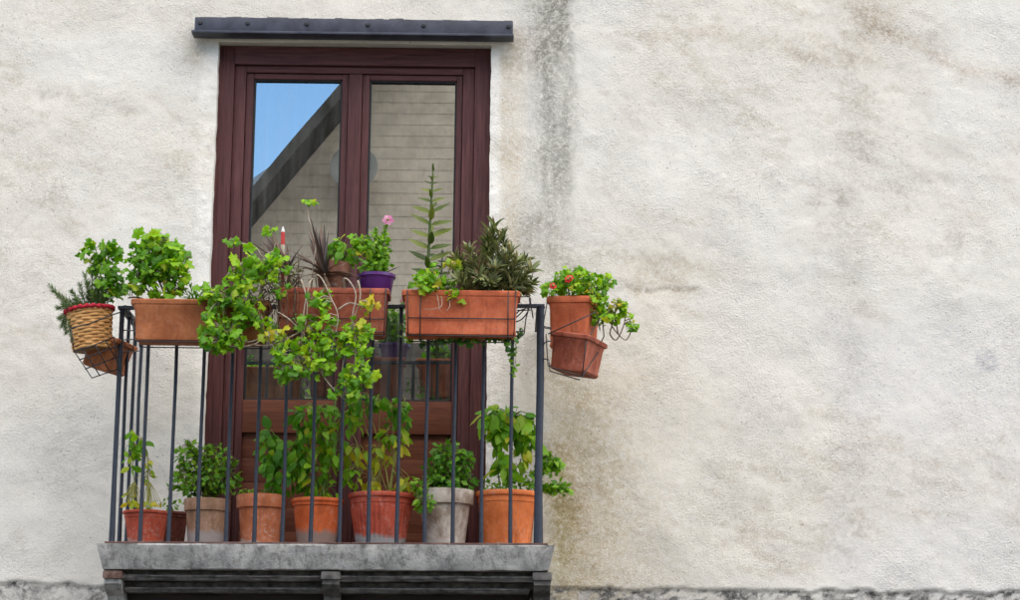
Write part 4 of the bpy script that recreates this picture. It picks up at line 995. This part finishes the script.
# box A right: trailing bright geranium
base = soilpt(lA, hA, .24)
p = plant('trailing_geranium', 'bright green geranium spilling over the long brown box towards the door frame', base, 35, 'woody')
YF = -.86
for q_ in ([base, T(262, 285, -.80), T(250, 268, YF), T(235, 268, YF)], [base, T(258, 300, -.82), T(240, 290, -.87), T(222, 300, -.89)], [base, T(262, 318, -.85), T(262, 335, -.86), T(248, 342, -.87), T(228, 335, -.88)],
           [base, T(262, 275, -.78), T(262, 260, -.80), T(270, 252, -.80)], [T(262, 258, -.8), T(255, 247, -.82), T(240, 243, -.83), T(231, 242, -.83)], [base, T(262, 325, -.85), T(260, 341, -.86), T(240, 347, -.87), T(222, 344, -.88)], [base, T(270, 262, -.79), T(275, 243, -.80), T(269, 233, -.8)]):
    p.path(q_, .0045, .0022)
for c_, rd, n_ in (((262, 268), (.07, .06, .06), 26), ((246, 262), (.05, .06, .045), 14), ((276, 268), (.045, .05, .06), 16), ((240, 283), (.075, .06, .05), 22), ((222, 297), (.075, .06, .045), 24), ((247, 303), (.065, .06, .05), 20), ((216, 320), (.055, .05, .05), 16), ((238, 318), (.06, .05, .05), 16), ((213, 337), (.055, .05, .05), 15), ((232, 338), (.055, .05, .045), 14), ((218, 345), (.04, .04, .03), 7), ((206, 293), (.035, .04, .03), 7), ((262, 322), (.03, .04, .03), 5), ((281, 290), (.035, .04, .03), 6)):
    p.clump(T(*c_, YF - .02), rd, n_, .056, 'geranium', 'geranium' if n_ % 3 else 'geranium_deep')
for c_ in ((231, 242), (269, 231)): p.clump(T(*c_, -.83), (.03, .03, .015), 6, .045, 'geranium', 'geranium')
p.finish()
# box B: hanging geranium
base = soilpt(lB, hB, -.06, -.04)
p = plant('trailing_geranium', 'bright geranium hanging in front of the red planter box on bare pale stems', base, 36, 'woody')
YH = -.89
for q_ in ([T(302, 292, -.80), T(301, 280, -.86), T(307, 300, -.88), T(306, 322, -.89), T(300, 345, -.89), T(292, 360, YH)], [T(311, 292, -.8), T(312, 279, -.86), T(308, 290, -.88), T(304, 320, -.89), T(316, 345, -.9), T(322, 350, YH)],
           [T(318, 292, -.8), T(316, 276, -.86), T(322, 279, -.88), T(331, 298, -.89), T(338, 316, -.9), T(334, 340, YH), T(330, 370, YH)], [T(345, 292, -.8), T(344, 279, -.86), T(350, 282, -.88), T(356, 296, -.89), T(352, 320, -.89), T(356, 345, YH), T(352, 380, YH)],
           [T(356, 292, -.8), T(358, 281, -.86), T(360, 300, -.88), T(350, 330, YH), T(340, 380, YH)], [T(303, 330, -.89), T(288, 338, YH), T(270, 345, YH), T(255, 345, YH)], [T(338, 310, -.89), T(350, 303, -.89), T(366, 308, -.88)], [T(330, 350, YH), T(322, 370, YH), T(330, 385, YH), T(345, 400, YH)], [T(305, 335, YH), T(290, 320, YH), T(278, 312, YH)],
           [T(311, 292, -.8), T(313, 268, -.8), T(316, 240, -.8), T(309, 220, -.8), T(308, 206, -.8)]):
    p.path(q_, .0042, .0022)
for c_, rd, n_, mt in (((320, 325), (.055, .05, .06), 20, 'geranium'), ((308, 345), (.06, .05, .05), 20, 'geranium'), ((332, 345), (.05, .05, .06), 20, 'geranium'), ((285, 352), (.05, .05, .045), 14, 'geranium'), ((290, 370), (.06, .05, .045), 20, 'geranium_deep'), ((318, 365), (.055, .05, .05), 18, 'geranium'), ((358, 345), (.055, .05, .06), 22, 'geranium'), ((360, 372), (.055, .05, .06), 24, 'geranium'), ((345, 388), (.06, .05, .04), 16, 'geranium_deep'), ((366, 330), (.035, .04, .03), 8, 'geranium'), ((316, 302), (.04, .04, .045), 12, 'geranium'), ((368, 306), (.035, .04, .03), 8, 'yellowing'), ((275, 335), (.045, .04, .03), 9, 'yellowing'), ((300, 362), (.03, .03, .02), 5, 'yellowing'), ((352, 325), (.03, .04, .03), 7, 'geranium'), ((300, 318), (.03, .03, .03), 4, 'geranium_deep')):
    p.clump(T(*c_, YH - .01), rd, n_, .056, 'geranium', mt)
p.clump(T(308, 203, -.8), (.035, .03, .012), 9, .04, 'geranium', 'geranium')
p.clump(T(328, 292, -.84), (.03, .03, .02), 5, .04, 'long', 'geranium_deep')
p.finish()
# dry twigs tangled over the boxes
base = soilpt(lB, hB, -.20, .0)
p = plant('dry_twigs', 'tangle of dry brown twigs behind the bare pale geranium stems', base, 37, 'woody_dark')
for i in range(26):
    a = (p.r.uniform(268, 300), p.r.uniform(285, 300)); b_ = (a[0] + p.r.uniform(-22, 14), p.r.uniform(245, 290))
    p.path([base + Vector((p.r.uniform(-.03, .08), p.r.uniform(-.05, .05), 0)), T(a[0], a[1] - 8, YB - .03), T(*b_, YB + p.r.uniform(-.06, .06))], .0022, .001)
for i in range(14):
    a = (p.r.uniform(262, 300), p.r.uniform(300, 320)); p.path([base, T(a[0], 292, -.82), T(*a, -.84), T(a[0] + p.r.uniform(-15, 15), a[1] + 25, -.85)], .002, .001)
p.clump(T(272, 300, -.80), (.06, .04, .07), 60, .03, 'lance', 'dark_blade', True, petiole=0); p.clump(T(290, 275, YB), (.05, .05, .05), 50, .034, 'lance', 'purple_green', True, petiole=0)
p.finish()
# spiky dark plants in box B
def spiky(label, root, cpx, Y, blades, seed, mat='dark_blade'):
    p = plant('spiky_plant', label, root, seed, 'woody_dark')
    c = T(*cpx, Y); p.path([root, root.lerp(c, .5), c], .012, .008, 7)
    for (ex_, ey) in list(blades) + [(a_ + p.r.uniform(-7, 7), b_ + p.r.uniform(-3, 9)) for a_, b_ in blades]:
        e = T(ex_, ey, Y + p.r.uniform(-.09, .07)); d_ = e - c; L_ = d_.length
        nr = Vector((0, -.35, 1)) if abs(d_.z) < abs(d_.x) * 1.2 else Vector((d_.x * .5, -1, .35))
        tp_ = (d_ + Vector((0, 0, .12 * L_))).normalized(); nr = nr - tp_ * nr.dot(tp_)
        p.leaf(c + Vector((p.r.uniform(-.008, .008), p.r.uniform(-.008, .008), p.r.uniform(-.02, .01))), nr, tp_, L_ * 1.08, 'blade', mat)
    p.finish()
spiky('spiky dark purple-brown plant in the red planter box', soilpt(lB, hB, .0, -.055), (324, 274), YB - .065, ((308, 222), (314, 218), (320, 222), (304, 234), (298, 252), (302, 262), (308, 245), (318, 232), (325, 232), (332, 240), (340, 248), (348, 262), (354, 256), (300, 245), (312, 258), (338, 270), (328, 252), (316, 270), (306, 274)), 38)
spiky('spiky red-brown plant beside the red-tipped cane', soilpt(lB, hB, -.17, -.03), (288, 274), YB - .04, ((262, 226), (266, 232), (272, 230), (256, 238), (270, 242), (278, 246), (284, 240), (296, 250), (302, 258), (262, 248), (268, 256), (290, 248), (300, 268)), 39)
# red cane
ca_, cb_ = soilpt(lB, hB, -.222, .03), T(283, 227, YB + .03)
t = thing('garden_cane', 'red garden cane with a pale tip rising from the red planter box', 'cane', ca_)
m = MB(); d_ = cb_ - ca_; m.tube([Vector((0, 0, -.02)), d_ * .5, d_ * .93], [.009, .009, .0085], 8); m.build('shaft', M['red_paint'], t, True, 40)
m = MB(); m.tube([d_ * .93, d_ * .97, d_ * 1.01], [.0085, .006, .0015], 8); m.build('tip', M['white_tip'], t, True, 40)
m = MB(); m.tube([d_ * .62, d_ * .75], [.0096, .0096], 8); m.build('band', M['pale_wood'], t, True, 40)
# small pots standing in box B
def smallpot(name, label, l, r, top, mat, dy, h, style, seed):
    s_ = mpp(YB + dy); zs_ = lB.z + hB * .84 + .004; c = P((l + r) / 2, top, YB + dy); R1 = (r - l) / 2 * s_; h = c.z - zs_
    t = thing(name, label, 'potted plant', (c.x, YB + dy, zs_))
    if style == 'plastic': prof = [(R1 * .70, 0), (R1 * .73, .003), (R1 * .90, h * .78), (R1 * .97, h * .86), (R1, h * .87), (R1, h * .99), (R1 * .98, h), (R1 * .94, h), (R1 * .90, h * .8)]
    else: prof = [(R1 * .66, 0), (R1 * .70, .003), (R1 * .88, h * .66), (R1 * .97, h * .67), (R1, h * .97), (R1 * .98, h), (R1 * .90, h), (R1 * .85, h * .8)]
    m = MB(); m.lathe(prof, 40, None, .004, seed); m.build('pot', M[mat], t, True, 35); soil_disc(t, R1 * .9, h * .86, seed)
    return t, Vector((c.x, YB + dy, zs_ + h * .86))
tp, sp = smallpot('potted_plant', 'little terracotta pot with a glossy green plant among spiky leaves', 315, 352, 264, 'tc_box_dull', .03, .12, 'clay', 11)
p = Plant(tp, 40)
for e in ((340, 245), (350, 250), (345, 258)): p.path([sp, sp.lerp(T(*e, -.7), .5), T(*e, -.7)], .004, .0025)
p.clump(T(343, 250, -.72), (.06, .06, .055), 24, .062, 'basil', 'basil_light', up=.8); p.clump(T(336, 246, -.72), (.03, .04, .03), 7, .05, 'basil', 'basil_light', up=.8)
p.finish()
tp, sp = smallpot('potted_plant', 'purple plastic pot with a pink-flowered leafy plant', 357.5, 396, 275, 'purple', .005, .12, 'plastic', 12)
p = Plant(tp, 41)
for e in ((368, 238), (376, 230), (386, 226), (380, 245), (370, 255), (388, 240), (364, 248), (384, 258)):
    e_ = T(*e, -.73 + p.r.uniform(-.03, .03)); b = sp + Vector((p.r.uniform(-.03, .03), p.r.uniform(-.03, .03), 0)); p.sprig([b, b.lerp(e_, .5), e_], 20, .032, 'herb', 'herb', True, 1.0, .0025, .0012, .25, .1)
p.clump(T(376, 250, -.74), (.06, .05, .08), 110, .030, 'herb', 'herb', True, petiole=0); p.clump(T(362, 240, -.76), (.045, .04, .035), 9, .05, 'geranium', 'geranium'); p.clump(T(366, 252, -.76), (.03, .04, .03), 5, .045, 'geranium', 'yellowing')
p.clump(T(376, 266, -.76), (.07, .05, .025), 40, .03, 'herb', 'herb', True, petiole=0)
for e in ((396, 259), (391, 268), (400, 262)):
    e_ = T(*e, -.78); b = sp + Vector((.02, -.02, 0)); d_ = e_ - b; nr = Vector((-.3, -.4, 1)); nr = nr - d_ * (nr.dot(d_) / d_.length_squared); p.leaf(b, nr, d_, d_.length, 'blade', 'dark_blade')
p.path([sp, T(384, 240, -.74), T(388, 221, -.76)], .002, .0014); p.finish()
def flower(parent, c, size, mat, n=5, seed=1):
    r_ = random.Random(seed); f = link('flower', None, parent, c - parent.location)
    for i in range(n):
        a = 2 * math.pi * i / n + r_.uniform(-.2, .2); d_ = Vector((math.cos(a), -.25, math.sin(a)))
        link('petal', leafmesh('petal', 0, mat), f, (0, -.002 * i, 0), frame_q(Vector((0, -1, .2)), d_), size * .55)
    m = MB(); m.lathe([(.001, -.002), (.006, 0), (.004, .005), (.0008, .006)], 8); m.build('flower_eye', M['yellow_stem'], f, True, None, (0, -.012, 0), (math.pi / 2, 0, 0))
flower(tp, T(388, 220, -.765), .05, 'pink', 6, 3)
# box C: spike plant
base = soilpt(lC, hC, -.15, 0)
p = plant('spike_plant', 'tall single-stemmed plant with paired narrow upcurved leaves', base, 42, 'spike_leaf')
pp = p.path([base, T(428, 265, YB), T(430, 225, YB), T(432, 190, YB), T(433, 172, YB)], .008, .004, 7)
levels = [(286, 12), (273, 17), (261, 20), (249, 21), (237, 21), (225, 20), (213, 17), (202, 13), (192, 10), (184, 7), (178, 6)]
for i, (yy, L_) in enumerate(levels):
    c = T(428 + (289 - yy) * .042, yy, YB); L_ = L_ * s_b * 1.15
    for s_ in (-1, 1):
        a = p.r.uniform(-.25, .25)
        d_ = Vector((s_ * math.cos(a) * (1 if i % 3 else .8), math.sin(a) - .15, .10 + (.5 if i > 10 else 0) + p.r.uniform(-.12, .12)))
        p.leaf(c, Vector((-s_ * .25, -1.1, .8)), d_, L_ * p.r.uniform(.88, 1.1), 'spike', 'spike_leaf')
    for s_ in ((-1,) if i % 2 else (1,)):                  # the crossing pair, seen end on
        p.leaf(c + Vector((0, 0, .018)), Vector((p.r.uniform(-.3, .3), -s_ * .3, 1)), Vector((p.r.uniform(-.35, .35), s_, .35)), L_ * .85, 'spike', 'spike_leaf')
for k in range(5): p.leaf(pp[-1], Vector((math.cos(k * 1.26), math.sin(k * 1.26), .4)), Vector((-.3 * math.cos(k * 1.26), -.3 * math.sin(k * 1.26), 1)), .035, 'spike', 'spike_leaf')
p.finish()
# box C: small geranium
base = soilpt(lC, hC, -.10, -.03)
p = plant('geranium_plant', 'low yellow-green geranium at the foot of the spike plant', base, 43, 'woody')
for e in ((420, 280), (432, 275), (442, 282), (452, 266), (455, 288), (450, 298), (430, 290)): p.path([base, base.lerp(T(*e, -.78), .5) + Vector((0, 0, .02)), T(*e, -.80)], .0032, .002)
for q_ in ([T(440, 292, -.8), T(442, 305, -.84), T(434, 309, -.84), T(424, 309, -.84)], [T(446, 292, -.8), T(450, 305, -.84), T(446, 311, -.84)], [T(436, 290, -.8), T(438, 300, -.84), T(440, 311, -.84)]): p.path(q_, .002, .0014)
for c_, rd, n_, mt in (((422, 282), (.05, .05, .04), 15, 'geranium'), ((438, 280), (.05, .05, .035), 14, 'geranium'), ((430, 272), (.035, .05, .03), 8, 'geranium'), ((453, 264), (.03, .04, .018), 7, 'yellowing'), ((452, 292), (.045, .04, .035), 13, 'geranium'), ((455, 298), (.03, .03, .02), 6, 'yellowing'), ((428, 290), (.07, .05, .02), 10, 'geranium')):
    p.clump(T(*c_, -.80), rd, n_, .044, 'geranium', mt)
p.finish()
# box C: dark bush
base = soilpt(lC, hC, .12, 0)
p = plant('dark_leaved_bush', 'dark purple-green narrow-leaved bush in the clean orange planter box', base, 44, 'woody_dark')
for e in ((455, 258), (463, 262), (470, 250), (478, 262), (486, 245), (494, 226), (499, 234), (488, 232), (503, 258), (510, 252), (516, 262), (524, 262), (530, 270), (529, 284), (520, 278), (508, 276), (495, 270), (480, 278), (468, 276), (460, 280), (512, 288), (524, 290), (490, 284), (474, 286)):
    Y_ = YB + p.r.uniform(-.09, .07); e_ = T(*e, Y_); b = base + Vector(((e[0] - 490) * s_b * .45, p.r.uniform(-.04, .04), 0))
    p.sprig([b, b.lerp(e_, .55) + Vector((0, 0, .012)), e_], 13, .066, 'lance', 'purple_green', True, .9, .003, .0015, .0, .2, 3)
for e in ((494, 226), (488, 240), (504, 232)):
    e_ = T(*e, YB - .02); p.sprig([e_ - Vector((0, 0, .10)), e_ - Vector((0, 0, .05)), e_], 8, .05, 'lance', 'spike_leaf', True, .8, .002, .001, .3, .2, 3)
p.finish()
# ivy under box C
base = T(512, 312, -.64)
p = plant('ivy_plant', 'thin ivy trailing below the clean orange planter box', T(500, 300, -.645), 45)
for q_ in ([T(500, 300, -.645), T(508, 325, -.645), T(490, 338, -.70), T(460, 339, -.72), T(440, 340, -.70)], [T(500, 300, -.645), T(512, 330, -.66), T(516, 350, -.66), T(514, 375, -.66)], [T(450, 338, -.7), T(425, 335, -.66), T(405, 322, -.65), T(395, 335, -.65)]): p.path(q_, .0016, .001)
for x in range(440, 516, 6): p.clump(T(x + 2, 339 + p.r.uniform(-2, 3), -.725), (.018, .01, .014), 2, .034, 'ivy', 'ivy', view=1, petiole=.0008)
for y in range(330, 378, 7): p.clump(T(514 + p.r.uniform(-3, 3), y, -.66), (.016, .015, .016), 3, .030, 'ivy', 'herb' if y > 345 else 'ivy', petiole=.0008)
for c_ in ((507, 328), (513, 332), (399, 330), (408, 334), (420, 338), (436, 341)): p.clump(T(*c_, -.66), (.025, .02, .03), 4, .034, 'ivy', 'ivy' if c_[0] > 410 else 'herb', petiole=.0008)
p.finish()
# right side: geranium with red flowers
base = Vector(l2_) + Vector((0, 0, .23 * .84))
p = plant('red_geranium', 'geranium with small red flowers in the upright planter', base, 46, 'green_stem')
for e in ((552, 285), (562, 275), (575, 272), (588, 278), (598, 290), (605, 300), (608, 282), (600, 318)): p.path([base, base.lerp(T(*e, -.46), .5) + Vector((0, 0, .02)), T(*e, -.48)], .004, .0022)
for c_, rd, n_, mt in (((552, 290), (.045, .08, .035), 16, 'geranium'), ((562, 280), (.05, .08, .04), 20, 'geranium'), ((576, 275), (.055, .08, .035), 20, 'geranium'), ((574, 290), (.07, .08, .04), 26, 'geranium'), ((592, 282), (.05, .08, .04), 20, 'geranium'), ((596, 300), (.05, .07, .05), 20, 'geranium'), ((606, 282), (.04, .05, .025), 9, 'geranium'), ((602, 318), (.035, .05, .05), 12, 'geranium'), ((590, 295), (.04, .06, .04), 8, 'yellowing')):
    p.clump(T(*c_, -.48), rd, n_, .042, 'geranium', mt)
p.finish(); rg = p.root
for i, c_ in enumerate(((568, 279.5), (553, 286), (570, 278))): flower(rg, T(*c_, -.60), .033, 'red_petal', 5, 20 + i)
base2 = base + Vector((.09, -.02, 0))
p = plant('trailing_geranium', 'bare-stemmed geranium shoot reaching from the red flowers towards the wall', base2, 47, 'woody_dark')
for q_ in ([base2, T(605, 310, -.45), T(612, 326, -.45), T(618, 334, -.45), T(626, 340, -.45), T(632, 330, -.45)], [T(612, 326, -.45), T(610, 334, -.45), T(616, 340, -.45), T(622, 330, -.45), T(625, 318, -.45), T(622, 306, -.45)], [T(605, 310, -.45), T(614, 316, -.45), T(617, 304, -.45)], [T(618, 334, -.45), T(616, 322, -.45), T(612, 314, -.45)]): p.path(q_, .0034, .002)
for c_, n_ in (((632, 326), 8), ((622, 306), 9), ((616, 304), 6), ((612, 318), 9), ((607, 312), 8), ((626, 314), 4)): p.clump(T(*c_, -.46), (.022, .03, .022), n_, .034, 'geranium', 'geranium' if n_ != 6 else 'yellowing')
p.finish()

# ------------------------------------------------------------------ houses across the street (mirrored in the glass)
YO = -15.0
op = thing('opposite_house', 'beige boarded gable house across the street mirrored in the door glass', 'house', (0, YO, 0))
mk = lambda a: MIR(a[0], a[1], YO)
A, B = mk((263, 212)), mk((372, 84)); sl_ = (B.z - A.z) / (B.x - A.x)
x0h = A.x - 1.2; zE = A.z - 1.2 * sl_; xr = x0h + 5.2; zR = zE + 5.2 * sl_; x1h = xr + 5.2
def zgable(x): return min(zE + (x - x0h) * sl_, zR - (x - xr) * sl_)
bw = m_plain('beige_siding', (0.36, 0.270, 0.205), (0.47, 0.355, 0.275), 5, .9, .002)
bdark = m_plain('pane_darkening_boards', (.05, .036, .028), (.085, .062, .048), 5, .9, .002)  # made-up dark lower storey, added so the lower panes mirror darker
hb = .135; z = 0.0
while z < zR - .1:
    za, zb2 = z + .0015, min(z + hb, zR - .05)
    def xl(zz): return x0h + max(0, (zz - zE) / sl_)
    def xrr(zz): return x1h - max(0, (zz - zE) / sl_)
    m = MB(); a0, a1, c0, c1 = xl(za), xrr(za), xl(zb2), xrr(zb2); d_ = .02
    m.add([(a0, d_ + .0048, za), (a1, d_ + .0048, za), (c1, d_, zb2), (c0, d_, zb2), (a0, -.1, za), (a1, -.1, za), (c1, -.1, zb2), (c0, -.1, zb2)], [(1, 0, 3, 2), (4, 5, 6, 7), (0, 1, 5, 4), (2, 3, 7, 6), (0, 4, 7, 3), (1, 2, 6, 5)])
    m.build('siding_board', bw if z > 6.3 else bdark, op); z += hb
m = MB(); m.box(x0h + .02, x1h - .02, -7, -.11, 0, zE); m.add([(x0h + .02, -.11, zE), (x1h - .02, -.11, zE), (xr, -.11, zR), (x0h + .02, -7, zE), (x1h - .02, -7, zE), (xr, -7, zR)], [(1, 0, 2), (3, 4, 5), (0, 3, 5, 2), (4, 1, 2, 5)])
m.build('wall', bw, op)
for s_ in (1, -1):
    xe = x0h - .55 if s_ > 0 else x1h + .55; ze = zE - .55 * sl_; th = .20; Yo_, Yi_ = .75, -7.4
    m = MB(); m.add([(xe, Yo_, ze + .01), (xr, Yo_, zR + .01), (xr, Yi_, zR + .01), (xe, Yi_, ze + .01), (xe, Yo_, ze + th), (xr, Yo_, zR + th), (xr, Yi_, zR + th), (xe, Yi_, ze + th)],
                    [(0, 1, 2, 3), (7, 6, 5, 4), (0, 4, 5, 1), (3, 2, 6, 7), (0, 3, 7, 4)]); m.build('roof', m_plain('dark_roof_boards', (.03, .025, .02), (.06, .05, .045), 5, .9) if s_ > 0 else M['old_wood'], op)
for wx, wz in ((xr - 1.0, 2.2), (xr + 1.6, 2.2)):
    m = MB(); m.box(wx - .45, wx + .45, .0, .05, wz, wz + 1.3, .01); f_ = m.build('window', M['wood_v'], op)
    m = MB(); m.box(wx - .37, wx + .37, .045, .056, wz + .08, wz + 1.22); m.build('pane', M['gasket'], f_)
# satellite dish
dc = MIR(356, 170, YO + .35)
t = thing('satellite_dish', 'round grey satellite dish mirrored in the middle of the door glass', 'satellite dish', dc)
m = MB(); m.lathe([(.002, 0), (.12, .012), (.22, .04), (.31, .085), (.315, .088), (.305, .09), (.22, .048), (.001, .010)], 32); m.build('reflector', m_plain('grey_metal', (.13, .115, .10), (.17, .15, .13), 8, .6), t, True, 40, None, (math.radians(-70), 0, math.radians(10)))
m = MB(); m.tube([(0, 0, -.02), (0, -.2, -.05), (0, -.34, -.05)], .02, 8); m.tube([(0, .05, -.25), (.02, .38, -.05)], .01, 6); m.box(-.03, .05, .36, .44, -.08, -.02, .01); m.build('arm', M['lintel'], t, True, 40)
# slate-roofed house further back
Y2 = -24.0
o2 = thing('slate_house', 'grey house with a blue-grey slate roof behind the boarded gable', 'house', (0, Y2, 0))
pts = [MIR(*a, Y2) for a in ((215, 203), (252, 178), (297, 148), (345, 92), (400, 50))]
m = MB(); n_ = len(pts); zl = 2.6
vs = [(p_.x, 0, p_.z) for p_ in pts] + [(p_.x, -8, p_.z) for p_ in pts] + [(p_.x, 0, zl) for p_ in pts]
m.add(vs, [(i, i + n_, i + 1 + n_, i + 1) for i in range(n_ - 1)] + [(i, i + 1, i + 1 + 2 * n_, i + 2 * n_) for i in range(n_ - 1)]); m.build('roof', m_plain('slate', (.16, .19, .24), (.22, .26, .32), 2, .8), o2)
m = MB(); m.box(pts[0].x + .1, pts[-1].x - .1, -7.9, -.3, 0, zl + 2.5); m.build('wall', m_plain('grey_wall', (.3, .3, .3), (.36, .36, .35), 2, .9), o2)
